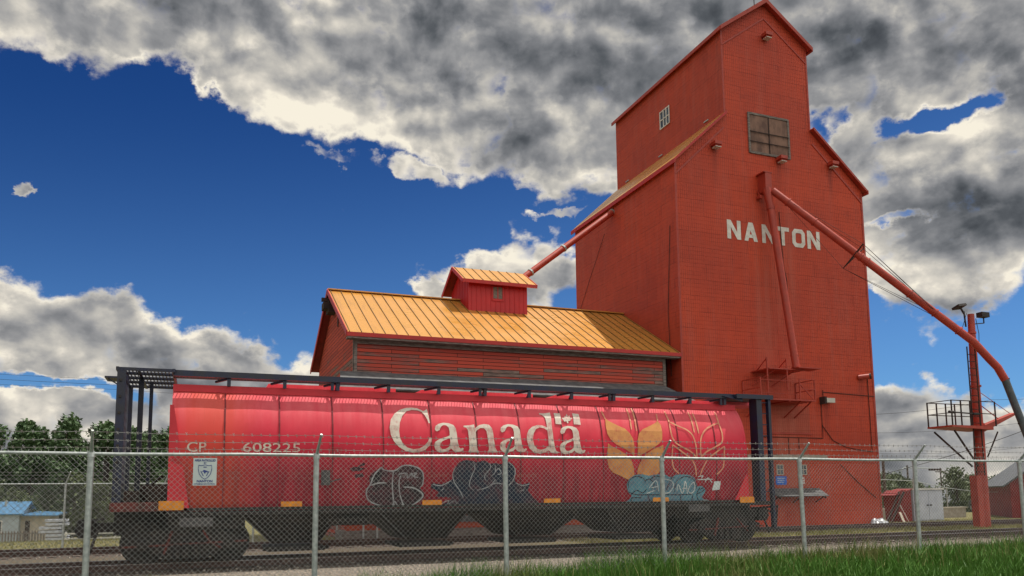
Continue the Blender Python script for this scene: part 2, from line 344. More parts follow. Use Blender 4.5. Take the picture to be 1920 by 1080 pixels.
col = MIX(M_('MULTIPLY', MR(yv, 18.9, 19.5), MR(yv, 29.6, 29.0)), col, dark_ballast)
col = MIX(M_('MULTIPLY', M_('MULTIPLY', MR(yv, 22.9, 23.3), MR(yv, 25.8, 25.3)), MR(s.outputs[0], 9., 15., .15, 1.)), col, dry)
col = MIX(MR(yv, 29.8, 31), col, dry)
LK(col, b.inputs['Base Color'])
bump(b, M_('ADD', M_('MULTIPLY', vor.outputs['Distance'], -1.), M_('MULTIPLY', n3, .5)), .9, .05)
MATS['ground'] = mt

# grass blades: colour varies clump to clump
mt, b = newmat('grass_blade', .55, 0, .3)
p = objvec(); n1 = NZ(p, .45, 4, .6).outputs['Fac']; n2 = NZ(p, 9, 3, .6).outputs['Fac']
col = MIX(n2, (.018, .078, .008, 1), (.10, .25, .022, 1)); n4 = NZ(p, 45, 2, .6).outputs['Fac']; col = MIX(MR(n1, .52, .70), col, (.16, .17, .05, 1)); col = MIX(MR(n4, .55, .75, 0, .7), col, (.22, .24, .10, 1))
LK(col, b.inputs['Base Color']); b.inputs['Subsurface Weight'].default_value = 0
MATS['grass_blade'] = mt
mt, b = newmat('dry_blade', .7, 0, .2)
p = objvec(); n2 = NZ(p, 6, 3, .6).outputs['Fac']
LK(MIX(n2, (.30, .25, .11, 1), (.13, .17, .05, 1)), b.inputs['Base Color']); MATS['dry_blade'] = mt

# ------------------------------------------------------------------ mesh helpers
SPLIT = {'corner_board', 'end_gusset', 'panel_seam', 'board_bracket', 'brace', 'end_post', 'frieze_board', 'conduit', 'collar', 'crossbar', 'flashing', 'side_fitting', 'wheat_outline', 'fascia', 'hoist_hood',
         'graffiti_fill', 'graffiti_line', 'car_number', 'bearing_cap', 'spring', 'soffit', 'trestle', 'roof_hatch', 'roof_flange', 'gate_frame', 'lightning_rod', 'brake_gear', 'centre_sill', 'wheel_pair', 'corner_step', 'guy_wire', 'hand_brake', 'winch_bracket'}
class MB:
    def __init__(s): s.v = []; s.f = []; s.m = []; s.mi = 0
    def add(s, vs, fs):
        o = len(s.v); s.v += [tuple(v) for v in vs]; s.f += [tuple(i+o for i in f) for f in fs]; s.m += [s.mi]*len(fs); return s
    def box(s, x0, x1, y0, y1, z0, z1):
        vs = [(x, y, z) for z in (z0, z1) for y in (y0, y1) for x in (x0, x1)]
        return s.add(vs, [(0, 2, 3, 1), (4, 5, 7, 6), (0, 1, 5, 4), (2, 6, 7, 3), (0, 4, 6, 2), (1, 3, 7, 5)])
    def bar(s, p, q, w_, h_=None, up=(0, 0, 1)):
        p = Vector(p); q = Vector(q); d = (q-p).normalized(); h_ = h_ or w_
        u = Vector(up)
        if abs(d.dot(u)) > .98: u = Vector((0, 1, 0))
        a = d.cross(u).normalized()*(w_/2); c = a.cross(d).normalized()*(h_/2)
        vs = [e_+sa*a+sb*c for e_ in (p, q) for sa, sb in ((-1, -1), (1, -1), (1, 1), (-1, 1))]
        return s.add(vs, [(3, 2, 1, 0), (4, 5, 6, 7), (0, 1, 5, 4), (1, 2, 6, 5), (2, 3, 7, 6), (3, 0, 4, 7)])
    def tube(s, pts, r, n=8, caps=True):
        pts = [Vector(p) for p in pts]; rs = r if isinstance(r, (list, tuple)) else [r]*len(pts)
        vs = []; fs = []
        d0 = (pts[1]-pts[0]).normalized(); a = d0.orthogonal().normalized()
        for i, p in enumerate(pts):
            d = (pts[min(i+1, len(pts)-1)]-pts[max(i-1, 0)]).normalized()
            a = (a-d*a.dot(d)).normalized(); c = d.cross(a)
            for k in range(n):
                t = 2*math.pi*k/n; vs.append(p+(a*math.cos(t)+c*math.sin(t))*rs[i])
        for i in range(len(pts)-1):
            for k in range(n):
                k2 = (k+1) % n; fs.append((i*n+k, i*n+k2, (i+1)*n+k2, (i+1)*n+k))
        if caps: fs.append(tuple(range(n-1, -1, -1))); fs.append(tuple((len(pts)-1)*n+k for k in range(n)))
        return s.add(vs, fs)
    def prism(s, poly, axis, a, b_):
        # poly: list of 2D points; axis 'x','y','z' is the extrusion axis from a to b_
        def P_(u, v, t): return {'x': (t, u, v), 'y': (u, t, v), 'z': (u, v, t)}[axis]
        n = len(poly); vs = [P_(u, v, a) for u, v in poly]+[P_(u, v, b_) for u, v in poly]
        tri = tessellate_polygon([[Vector((u, v, 0)) for u, v in poly]])
        fs = [tuple(t) for t in tri]+[tuple(i+n for i in reversed(t)) for t in tri]
        fs += [(i, (i+1) % n, (i+1) % n+n, i+n) for i in range(n)]
        return s.add(vs, fs)
    def slab(s, a, b_, c, d, t, under=None):
        # quad abcd given thickness t downwards along its normal
        P_ = [Vector(x) for x in (a, b_, c, d)]; n = (P_[1]-P_[0]).cross(P_[3]-P_[0]).normalized()
        if n.z < 0: n = -n
        vs = P_+[p-n*t for p in P_]
        s.add(vs, [(0, 1, 2, 3), (7, 6, 5, 4), (0, 4, 5, 1), (1, 5, 6, 2), (2, 6, 7, 3), (3, 7, 4, 0)])
        if under is not None: s.m[-5:] = [under]*5
        return s
    def pieces(s, gap=.10):
        # loose islands, merged when their boxes lie closer than the gap
        par = list(range(len(s.v)))
        def fd(i):
            while par[i] != i: par[i] = par[par[i]]; i = par[i]
            return i
        for f in s.f:
            for i in f[1:]: par[fd(i)] = fd(f[0])
        bx = {}
        for i, v in enumerate(s.v):
            r = fd(i); b = bx.setdefault(r, [list(v), list(v)])
            for k in range(3): b[0][k] = min(b[0][k], v[k]); b[1][k] = max(b[1][k], v[k])
        ks = list(bx); lab = {k: k for k in ks}
        def fl(i):
            while lab[i] != i: i = lab[i]
            return i
        for a in range(len(ks)):
            for b in range(a):
                A, B = bx[ks[a]], bx[ks[b]]
                if all(A[0][k]-gap < B[1][k] and B[0][k]-gap < A[1][k] for k in range(3)): lab[fl(ks[a])] = fl(ks[b])
        out = {}
        for f, mi in zip(s.f, s.m): out.setdefault(fl(fd(f[0])), []).append((f, mi))
        res = []
        for fs in out.values():
            q = MB(); mp = {}
            for f, mi in fs:
                g = []
                for i in f:
                    if i not in mp: mp[i] = len(q.v); q.v.append(s.v[i])
                    g.append(mp[i])
                q.f.append(tuple(g)); q.m.append(mi)
            res.append(q)
        return res
    def build(s, name, mat, parent=None, origin=None, smooth=False, whole=False):
        if name in SPLIT and not whole:
            parts = s.pieces()
            if len(parts) > 1: return [q.build(name, mat, parent, origin, smooth, True) for q in parts][0]
        mats = mat if isinstance(mat, (list, tuple)) else [mat]
        o = Vector(parent['_o'] if parent is not None else (origin or s.v[0]))
        me = bpy.data.meshes.new(name)
        me.from_pydata([tuple(Vector(v)-o) for v in s.v], [], s.f)
        for x in mats: me.materials.append(MATS[x])
        me.polygons.foreach_set('material_index', s.m)
        bm = bmesh.new(); bm.from_mesh(me); bmesh.ops.recalc_face_normals(bm, faces=bm.faces); bm.to_mesh(me); bm.free()
        if smooth:
            me.polygons.foreach_set('use_smooth', [True]*len(me.polygons))
            me.set_sharp_from_angle(angle=R(40))
        ob = bpy.data.objects.new(name, me); COL.objects.link(ob)
        ob['_o'] = tuple(o)
        if parent is not None: ob.parent = parent
        else: ob.location = o
        return ob
def tag(o, label=None, cat=None, group=None, kind=None):
    if label: o['label'] = label
    if cat: o['category'] = cat
    if group: o['group'] = group
    if kind: o['kind'] = kind
    return o
def thing(name, label, cat, loc, group=None):
    e_ = bpy.data.objects.new(name, None); COL.objects.link(e_); e_.location = loc; e_['_o'] = tuple(loc); e_.empty_display_size = .3
    return tag(e_, label, cat, group)
def copy_tree(o, parent=None, loc=None, rz=None, label=None):
    c = o.copy(); COL.objects.link(c); c.parent = parent
    if loc: c.location = loc
    if rz is not None: c.rotation_euler = (0, 0, rz)
    if label: c['label'] = label
    for ch in list(o.children): copy_tree(ch, c)
    return c
def text_geo(body, size, width=None):
    cu = bpy.data.curves.new('t', 'FONT'); cu.body = body; cu.size = size; cu.resolution_u = 3
    ob = bpy.data.objects.new('t', cu); COL.objects.link(ob)
    bpy.context.view_layer.update()
    me = bpy.data.meshes.new_from_object(ob.evaluated_get(bpy.context.evaluated_depsgraph_get()))
    vs = [(v.co.x, v.co.y) for v in me.vertices]; fs = [tuple(p_.vertices) for p_ in me.polygons]
    bpy.data.objects.remove(ob); bpy.data.curves.remove(cu); bpy.data.meshes.remove(me)
    x0 = min(v[0] for v in vs); x1 = max(v[0] for v in vs); y0 = min(v[1] for v in vs); y1 = max(v[1] for v in vs)
    vs = [(x-x0, y-y0) for x, y in vs]
    return vs, fs, x1-x0, y1-y0
def flat_text(mb, body, x0, x1, z0, z1, y, bold=0.):
    vs, fs, tw, th = text_geo(body, 1.)
    offs = [(0, 0)] if not bold else [(-bold, 0), (bold, 0), (0, bold), (0, -bold)]
    for k, (dx, dz) in enumerate(offs):
        mb.add([(x0+v[0]/tw*(x1-x0)+dx, y-.0006*k, z0+v[1]/th*(z1-z0)+dz) for v in vs], fs)
def H(x, y):
    ss = lambda a, b_, t: (lambda q: q*q*(3-2*q))(min(1, max(0, (t-a)/(b_-a))))
    bank = (.05+.24*ss(2, 9, x))*(1-ss(12.2, 14.6, y))
    fall = -2.5*ss(33, 88, y)*(1-ss(3.5, 12, x)*(1-ss(42, 60, y)))
    trk = .06*ss(18.6, 19.6, y)*(1-ss(29, 30.5, y))
    return bank+fall+trk

# traced outlines of the markings on the car side, in metres (x, z)
MK = json.loads('''{"word":[[[[5.322,3.815],[5.372,3.853],[5.413,3.48],[5.381,3.48],[5.351,3.574],[5.293,3.683],[5.225,3.763],[5.121,3.805],[4.981,3.814],[4.834,3.774],[4.719,3.652],[4.645,3.478],[4.618,3.277],[4.634,3.095],[4.698,2.959],[4.821,2.856],[4.975,2.818],[5.13,2.841],[5.255,2.915],[5.34,3.014],[5.385,3.113],[5.441,3.108],[5.431,3.015],[5.38,2.908],[5.27,2.806],[5.114,2.744],[4.944,2.737],[4.775,2.771],[4.612,2.865],[4.484,3.001],[4.407,3.167],[4.382,3.349],[4.423,3.55],[4.525,3.703],[4.674,3.811],[4.831,3.862],[4.989,3.877],[5.129,3.861],[5.233,3.815],[5.267,3.79]]],[[[5.53,3.326],[5.546,3.405],[5.624,3.466],[5.755,3.501],[5.899,3.492],[6.024,3.447],[6.082,3.353],[6.101,3.213],[6.114,3.025],[6.144,2.887],[6.192,2.841],[6.231,2.866],[6.273,2.851],[6.24,2.795],[6.158,2.757],[6.062,2.762],[5.982,2.802],[5.941,2.844],[5.87,2.791],[5.742,2.75],[5.615,2.749],[5.527,2.818],[5.499,2.909],[5.522,3.001],[5.604,3.064],[5.717,3.106],[5.846,3.146],[5.912,3.178],[5.911,3.287],[5.89,3.381],[5.829,3.433],[5.766,3.441],[5.716,3.418],[5.681,3.367],[5.656,3.313],[5.597,3.278],[5.553,3.283]],[[5.922,3.11],[5.811,3.071],[5.713,3.029],[5.661,2.966],[5.654,2.887],[5.701,2.832],[5.775,2.83],[5.855,2.868],[5.916,2.918]]],[[[6.29,3.437],[6.448,3.447],[6.576,3.476],[6.589,3.373],[6.713,3.463],[6.85,3.492],[6.981,3.475],[7.056,3.389],[7.081,3.262],[7.092,3.071],[7.119,2.883],[7.161,2.805],[7.204,2.764],[6.904,2.755],[6.911,2.786],[6.945,2.834],[6.94,2.943],[6.918,3.164],[6.9,3.307],[6.838,3.379],[6.739,3.383],[6.635,3.317],[6.606,3.269],[6.616,3.096],[6.622,2.892],[6.648,2.815],[6.686,2.759],[6.392,2.756],[6.402,2.797],[6.425,2.843],[6.42,2.967],[6.413,3.155],[6.399,3.328],[6.36,3.381],[6.286,3.399]]],[[[7.282,3.331],[7.301,3.408],[7.38,3.469],[7.51,3.504],[7.651,3.494],[7.771,3.45],[7.825,3.357],[7.84,3.218],[7.849,3.033],[7.876,2.895],[7.922,2.85],[7.961,2.875],[8.002,2.86],[7.969,2.805],[7.889,2.767],[7.794,2.773],[7.716,2.811],[7.676,2.853],[7.606,2.801],[7.48,2.76],[7.355,2.759],[7.27,2.828],[7.244,2.918],[7.267,3.009],[7.349,3.071],[7.461,3.113],[7.589,3.152],[7.654,3.184],[7.656,3.292],[7.637,3.384],[7.58,3.436],[7.518,3.444],[7.468,3.421],[7.432,3.371],[7.406,3.318],[7.348,3.283],[7.305,3.288]],[[7.662,3.116],[7.553,3.077],[7.456,3.036],[7.403,2.974],[7.395,2.896],[7.441,2.842],[7.513,2.84],[7.592,2.877],[7.652,2.926]]],[[[8.456,3.831],[8.597,3.828],[8.777,3.858],[8.777,3.764],[8.758,3.459],[8.772,3.13],[8.794,2.918],[8.833,2.822],[8.939,2.774],[8.867,2.748],[8.708,2.756],[8.639,2.81],[8.614,2.829],[8.514,2.77],[8.373,2.737],[8.2,2.761],[8.064,2.878],[8.003,3.069],[8.016,3.231],[8.078,3.362],[8.193,3.453],[8.34,3.5],[8.479,3.493],[8.597,3.449],[8.613,3.439],[8.611,3.589],[8.594,3.707],[8.545,3.764],[8.454,3.796]],[[8.614,3.356],[8.521,3.414],[8.4,3.435],[8.289,3.389],[8.21,3.267],[8.181,3.12],[8.205,2.959],[8.289,2.864],[8.394,2.84],[8.517,2.873],[8.618,2.948],[8.622,3.16]]],[[[8.986,3.32],[9.005,3.399],[9.087,3.461],[9.219,3.496],[9.36,3.486],[9.48,3.441],[9.531,3.346],[9.543,3.204],[9.547,3.015],[9.573,2.875],[9.619,2.829],[9.658,2.854],[9.699,2.839],[9.665,2.782],[9.584,2.744],[9.489,2.75],[9.411,2.789],[9.372,2.832],[9.301,2.779],[9.174,2.737],[9.049,2.736],[8.964,2.806],[8.938,2.899],[8.963,2.991],[9.046,3.055],[9.16,3.097],[9.289,3.137],[9.355,3.169],[9.36,3.28],[9.343,3.374],[9.287,3.427],[9.225,3.435],[9.174,3.412],[9.137,3.36],[9.11,3.306],[9.05,3.271],[9.007,3.276]],[[9.361,3.1],[9.25,3.061],[9.152,3.019],[9.099,2.956],[9.09,2.876],[9.136,2.82],[9.208,2.818],[9.287,2.856],[9.349,2.906]]],[[[8.882,3.847],[9.069,3.842],[9.046,3.533],[8.878,3.539]]],[[[9.437,3.853],[9.625,3.84],[9.621,3.536],[9.42,3.541]]],[[[9.264,3.837],[9.287,3.764],[9.342,3.79],[9.331,3.727],[9.405,3.718],[9.359,3.676],[9.316,3.634],[9.261,3.632],[9.262,3.571],[9.225,3.57],[9.212,3.624],[9.141,3.609],[9.13,3.653],[9.082,3.71],[9.161,3.719],[9.19,3.782],[9.22,3.759]]]],"leaf":[[[[10.404,3.728],[10.532,3.647],[10.757,3.54],[10.958,3.46],[11.094,3.337],[11.183,3.173],[11.202,2.981],[11.201,2.818],[11.188,2.682],[11.075,2.789],[10.895,2.896],[10.654,3.001],[10.486,3.135],[10.397,3.297],[10.38,3.49]]],[[[12.064,3.713],[12.14,3.585],[12.145,3.385],[12.117,3.174],[12.021,3.061],[11.836,2.948],[11.608,2.822],[11.447,2.752],[11.335,2.683],[11.297,2.737],[11.305,2.928],[11.327,3.148],[11.39,3.329],[11.518,3.444],[11.728,3.533],[11.939,3.623]]],[[[10.39,3.038],[10.53,2.946],[10.74,2.854],[10.949,2.734],[11.097,2.573],[11.172,2.357],[11.188,2.142],[11.158,2.034],[10.973,2.061],[10.727,2.169],[10.513,2.249],[10.392,2.382],[10.348,2.568],[10.357,2.809]]],[[[12.128,3.021],[12.131,2.799],[12.11,2.579],[12.068,2.359],[11.941,2.222],[11.689,2.086],[11.438,2.074],[11.266,2.141],[11.281,2.33],[11.342,2.493],[11.442,2.629],[11.574,2.767],[11.769,2.878],[11.996,2.963]]]],"sheaf":[[[12.448,3.797],[12.433,3.362],[12.528,3.11],[12.74,2.972],[13.028,2.836],[13.217,2.669]],[[12.47,3.679],[12.707,3.569],[12.977,3.459],[13.146,3.29],[13.208,3.035],[13.225,2.697]],[[14.118,3.689],[13.78,3.578],[13.534,3.412],[13.397,3.18],[13.357,2.895],[13.368,2.698]],[[14.118,3.689],[14.16,3.395],[14.118,3.133],[13.874,2.986],[13.561,2.841],[13.368,2.684]],[[12.435,3.025],[12.4,2.58],[12.454,2.36],[12.616,2.222]],[[12.435,3.025],[12.732,2.833],[13.017,2.64],[13.157,2.417],[13.191,2.139]],[[14.183,3.004],[13.863,2.815],[13.581,2.615],[13.406,2.362],[13.323,2.166]],[[14.183,3.004],[14.138,2.59],[14.081,2.363],[13.877,2.194]],[[13.204,4.001],[13.211,3.391]],[[13.34,3.974],[13.358,3.365]],[[14.145,4.03],[14.118,3.689]],[[12.409,4.007],[12.44,3.621]],[[10.361,3.944],[10.404,3.728]],[[11.194,4.061],[11.171,3.436]],[[11.356,4.066],[11.32,3.397]],[[12.1,3.907],[12.064,3.713]]],"tagA":[[[[4.172,2.389],[4.279,2.301],[4.505,2.301],[4.685,2.411],[4.899,2.427],[5.116,2.353],[5.234,2.197],[5.224,1.957],[5.158,1.853],[5.272,1.702],[5.169,1.553],[4.956,1.452],[4.851,1.379],[4.652,1.397],[4.47,1.4],[4.199,1.434],[3.958,1.51],[3.82,1.672],[3.814,1.847],[3.908,1.964],[3.881,2.11],[3.981,2.256]]]],"tagAl":[[[4.172,2.38],[4.264,2.301],[4.505,2.292],[4.685,2.405],[4.899,2.415],[5.117,2.341],[5.222,2.197],[5.211,1.957],[5.141,1.892]],[[4.172,2.38],[4.012,2.198],[3.914,1.964],[3.83,1.818],[3.85,1.643],[3.973,1.525],[4.198,1.448],[4.455,1.415]],[[4.301,1.997],[4.106,1.992],[3.915,1.934]],[[4.469,2.271],[4.451,1.99],[4.475,1.695],[4.515,1.429]],[[4.665,2.174],[4.619,2.049],[4.64,1.753],[4.734,1.485],[4.85,1.388]],[[4.726,1.894],[5.003,1.863],[5.225,1.702],[5.107,1.539],[4.865,1.409]],[[4.598,2.203],[4.78,2.227],[4.722,2.108]],[[4.811,2.242],[4.829,2.108],[4.934,2.227],[4.936,2.093]],[[4.964,2.227],[5.057,2.227],[4.981,2.152],[5.09,2.122]],[[4.455,1.415],[4.52,1.547],[4.621,1.427],[4.741,1.485]]],"tagB":[[[[5.984,2.227],[6.062,2.379],[6.156,2.502],[6.318,2.558],[6.513,2.535],[6.643,2.511],[6.809,2.552],[6.974,2.475],[7.106,2.488],[7.274,2.461],[7.442,2.515],[7.611,2.446],[7.682,2.258],[7.65,2.101],[7.72,1.976],[7.891,1.943],[8.08,1.98],[8.033,1.785],[8.178,1.594],[8.202,1.379],[5.896,1.408],[5.86,1.514],[5.952,1.619],[5.571,1.654],[5.63,1.774],[5.438,1.866],[5.466,1.986],[5.687,1.955],[5.94,2.06],[6.009,2.105]]]],"tagBl":[[[6.061,2.395],[5.984,2.227],[6.02,2.014],[6.17,1.8],[6.273,1.616]],[[6.513,2.519],[6.564,2.35],[6.47,2.135],[6.425,1.92],[6.543,1.797]],[[6.957,2.49],[6.976,2.351],[6.83,2.165],[6.865,2.035]],[[7.107,2.444],[7.11,2.258],[7.012,2.159]],[[7.475,2.508],[7.647,2.352],[7.633,2.101],[7.484,1.914]],[[7.129,2.078],[6.934,1.886],[6.624,1.802]],[[6.982,1.917],[7.148,1.978],[7.366,1.94]],[[5.467,1.956],[5.688,1.924],[5.94,2.044]],[[5.692,1.803],[5.754,1.848]],[[7.703,1.976],[7.857,1.912],[8.063,1.949]],[[7.126,2.289],[7.209,2.351],[7.277,2.227],[7.178,2.196]],[[7.794,1.771],[7.929,1.802]],[[5.703,1.471],[5.891,1.559],[5.863,1.439],[6.019,1.543],[6.118,1.465]]],"tagC":[[[[10.944,1.874],[11.019,2.075],[11.219,2.182],[11.437,2.203],[11.625,2.163],[11.878,2.195],[12.165,2.187],[12.326,2.118],[12.519,2.181],[12.714,2.194],[12.976,2.172],[13.148,2.055],[13.215,1.86],[13.341,1.873],[13.477,1.803],[13.488,1.691],[13.393,1.553],[13.391,1.385],[11.084,1.404],[11.049,1.525],[11.101,1.631],[10.965,1.726]]]],"tagCl":[[[10.992,1.82],[11.004,2.008],[11.188,2.136],[11.438,2.101],[11.532,1.992]],[[11.501,2.019],[11.657,2.065],[11.8,1.95],[11.741,1.788]],[[11.075,1.645],[11.257,1.759],[11.446,1.695],[11.568,1.789]],[[11.689,2.073],[11.878,2.154],[12.101,2.085]],[[12.462,1.7],[12.536,2.002],[12.845,2.139],[13.108,2.027],[13.205,1.777]],[[13.273,1.457],[13.211,1.624],[13.279,1.762],[13.449,1.825]],[[11.115,1.417],[11.11,1.556],[11.404,1.558]],[[11.605,1.64],[11.707,1.422]],[[12.659,1.643],[12.7,1.409]],[[13.085,1.639],[13.028,1.404]],[[12.203,1.757],[12.358,2.085],[12.455,2.112]],[[11.011,1.713],[11.261,1.643],[11.699,1.639],[12.53,1.631],[13.052,1.64]],[[13.309,1.832],[13.216,1.666],[13.348,1.692],[13.461,1.775]]],"tagCw":[[[11.572,1.675],[11.821,1.755]],[[11.645,1.829],[11.863,2.026],[11.956,1.718]],[[11.708,1.829],[11.96,1.868]],[[12.101,2.072],[12.358,2.016],[12.424,1.865],[12.301,1.701],[12.094,1.676]],[[12.542,1.727],[12.585,1.919],[12.73,1.665],[12.812,2.006],[12.894,1.641]],[[12.725,1.803],[12.888,1.807]],[[12.993,1.903],[12.916,1.751],[13.018,1.668],[13.129,1.778],[13.108,1.972],[12.993,1.903]],[[13.24,2.133],[13.406,2.152],[13.34,2.082]],[[13.224,2.049],[13.742,2.059]],[[13.473,1.97],[13.574,2.096],[13.715,1.955]],[[13.422,1.469],[13.606,1.466]]],"soot":[[[[3.61,2.387],[3.754,2.49],[3.785,2.432],[3.552,2.343]]],[[[3.407,2.343],[3.551,2.387],[3.787,2.344],[3.671,2.285],[3.467,2.271]]],[[[3.527,2.198],[3.731,2.227],[3.762,2.154],[3.558,2.111]]]],"gov":[[5.338,2.131],[5.89,2.13],[7.701,2.126],[8.268,2.125]],"num":[[0.64,2.207],[0.953,2.207],[1.216,2.211],[1.676,2.211],[1.304,2.1],[1.679,2.099],[1.288,1.941],[1.738,1.934],[-0.164,2.207],[0.448,2.098]],"sq":[[2.948,2.826],[3.211,2.829],[2.949,2.729],[3.212,2.731]],"seams":[0.583,1.785,3.01,4.254,5.436,6.644,7.818,9.059,10.257,11.371,12.652,13.897],"misc":{"tanLL":[-0.496,1.731],"tanUL":[-0.572,3.755],"tanUR":[14.976,3.766],"tanLR":[14.861,1.571],"paper":[13.85,1.824],"CP":[-0.202,2.706],"n6":[0.982,2.718],"n6e":[2.26,2.73],"CPe":[0.198,2.71],"ht":[0.19,2.938]}}''')
# ------------------------------------------------------------------ ground
def grid(xs, ys):
    vs = [(x, y, H(x, y)) for y in ys for x in xs]; n = len(xs)
    return vs, [(j*n+i, j*n+i+1, (j+1)*n+i+1, (j+1)*n+i) for j in range(len(ys)-1) for i in range(n-1)]
xs = [-1500, -400, -150, -80, -50, -35]+[x*.8 for x in range(-32, 76)]+[70, 80, 95, 120, 160, 300, 700, 2000]
ys = [-600, -150, -40, -10, 0, 5, 8]+[9+.4*k for k in range(60)]+[33+1.5*k for k in range(40)]+[100, 140, 250, 600, 1500, 2800]
g = MB(); g.add(*grid(xs, ys)); go = g.build('ground', 'ground', origin=(0, 0, 0), smooth=True); tag(go, kind='structure')

# scattered ballast stones along the tracks
st = MB(); rs = random.Random(3)
for k in range(5200):
    y = rs.choice((rs.uniform(14.6, 19.6), rs.uniform(18.8, 22.6), rs.uniform(25.6, 29.2))); x = rs.uniform(-9, 40); r = rs.uniform(.012, .038)
    z = H(x, y)+r*.3; a = rs.uniform(0, 3)
    vs = [(x+math.cos(a+i*2.09)*r, y+math.sin(a+i*2.09)*r, z-r*.4) for i in range(3)]+[(x+math.cos(a+1+i*2.09)*r*.7, y+math.sin(a+1+i*2.09)*r*.7, z+r*.5) for i in range(3)]
    st.add(vs, [(3, 4, 5), (0, 1, 3), (1, 4, 3), (1, 2, 4), (2, 5, 4), (2, 0, 5), (0, 3, 5)])
tag(st.build('ballast_stones', 'concrete', origin=(0, 19, 0)), 'loose pale ballast stones scattered along the railway tracks', 'gravel', kind='stuff')

# ------------------------------------------------------------------ tracks
def track(yc, label, x0, x1):
    t = thing('railway_track', label, 'railway track', (x0, yc, .06))
    for s_ in (-1, 1):
        y = yc+s_*.7525
        r = MB(); r.box(x0, x1, y-.065, y+.065, .085, .10); r.box(x0, x1, y-.009, y+.009, .10, .18); r.box(x0, x1, y-.034, y+.034, .18, .215)
        rl = r.build('rail', 'rail_steel', t)
        r = MB(); r.box(x0, x1, y-.030, y+.030, .2155, .222); r.build('running_surface', 'rail_top', rl)
    tm = MB(); tm.box(-.11, .11, -1.3, 1.3, -.08, .06)
    first = None; k = 0; x = x0+.3
    while x < x1 and k < 100:
        if first is None:
            tm2 = MB(); tm2.v = [(v[0]+x, v[1]+yc, v[2]+.02) for v in tm.v]; tm2.f = tm.f; tm2.m = tm.m
            first = tm2.build('sleeper', 'tie_wood', t)
        else:
            c = first.copy(); COL.objects.link(c); c.parent = t; c.location = (k*.6, (k*37 % 5-2)*.02, 0); c.rotation_euler = (0, 0, (k*13 % 7-3)*.002)
        k += 1; x += .6
    return t
track(20.78, 'near railway track carrying the red hopper car', -13, 44)
track(27.35, 'rusty far railway track along the foot of the grain elevator', -13, 44)

# ------------------------------------------------------------------ grain elevator
EX0, EX1, EY0, EY1 = 20.08, 31.3, 30.0, 40.4
CX0, CX1 = 22.97, 28.19
PK = 25.6
EL = thing('grain_elevator', 'tall red wooden grain elevator with tin siding and white town name', 'grain elevator', (25.6, 35, 0))
sh_z, shi_z = 16.95, 19.65       # shoulder eave and where the shoulder meets the cupola
wl = MB()
poly = [(EX0, 0), (EX1, 0), (EX1, sh_z), (CX1, shi_z), (CX1, 24.05), (PK, 25.95), (CX0, 24.05), (CX0, shi_z), (EX0, sh_z)]
n = len(poly)
# front, back as slot 0; sides slot 1
tri = tessellate_polygon([[Vector((u, v, 0)) for u, v in poly]])
vs = [(u, EY0, v) for u, v in poly]+[(u, EY1, v) for u, v in poly]
wl.add(vs, [tuple(t) for t in tri]+[tuple(i+n for i in t) for t in tri]); wl.mi = 1
wl.add(vs, [(i, (i+1) % n, (i+1) % n+n, i+n) for i in range(n)])
wl.build('wall', ['tin_front', 'tin_side'], EL)
# roof slabs with overhang
def roofslab(name, x0, z0, x1, z1, ya, yb, t, mat, par, both=None):
    s = MB(); s.slab((x0, ya, z0), (x0, yb, z0), (x1, yb, z1), (x1, ya, z1), t); return s.build(name, mat, par)
def slope(xa, za, xb, zb, ov):
    L_ = math.hypot(xb-xa, zb-za); return xa-(xb-xa)/L_*ov, za-(zb-za)/L_*ov
for sgn, xa, xb, za, zb in ((-1, EX0, CX0, sh_z, shi_z), (1, EX1, CX1, sh_z, shi_z)):
    ox, oz = slope(xa, za, xb, zb, .22)
    roofslab('roof', ox, oz+.14, xb+(-.003 if sgn < 0 else .003), zb+.14, EY0-.24, EY1+.2, .07, 'ochre_roof' if sgn < 0 else 'pipe_red', EL)
    f = MB()
    for yy in (EY0-.275, ):
        f.prism([(ox, oz+.15), (xb, zb+.15), (xb, zb+.0), (ox+ .02*sgn, oz+.0)], 'y', yy, yy+.034)
    f.bar((ox, EY0-.30, oz+.03), (ox, EY1+.2, oz+.03), .05, .20)
    f.build('fascia', 'red_trim' if sgn < 0 else 'pipe_red', EL)
for sgn, xa in ((-1, CX0), (1, CX1)):
    ox, oz = slope(xa, 24.05, PK, 25.95, .24)
    roofslab('roof', ox, oz+.13, PK, 26.08, EY0-.28, EY1+.15, .09, 'pipe_red', EL)
    f = MB(); f.prism([(ox, oz+.135), (PK, 26.09), (PK, 25.86), (ox, oz-.06)], 'y', EY0-.315, EY0-.282)
    f.bar((ox, EY0-.28, oz+.03), (ox, EY1+.15, oz+.03), .05, .18); f.build('fascia', 'pipe_red', EL)
# trim lines: frieze under each rake, corner boards, lightning rod
f = MB()
def rake_line(xa, za, xb, zb, dz, w_=.09):
    f.bar((xa, EY0-.018, za-dz), (xb, EY0-.018, zb-dz), .034, w_)
rake_line(EX0+.02, sh_z, CX0-.05, shi_z, .62); rake_line(EX1-.02, sh_z, CX1+.05, shi_z, .62)
rake_line(CX0+.02, 24.05, PK-.02, 25.95, .80, .07); rake_line(CX1-.02, 24.05, PK+.02, 25.95, .80, .07)
f.build('frieze_board', 'pipe_red', EL)
f = MB()
for x in (EX0-.02, EX1-.08): f.box(x, x+.10, EY0-.022, EY0-.003, .1, sh_z-.1)
for x in (CX0-.01, CX1-.08): f.box(x, x+.09, EY0-.022, EY0-.003, shi_z, 24.0)
f.build('corner_board', 'pipe_red', EL)
f = MB(); f.bar((25.35, 30.3, 25.9), (25.35, 30.3, 26.6), .03); f.build('lightning_rod', 'black_steel', EL)
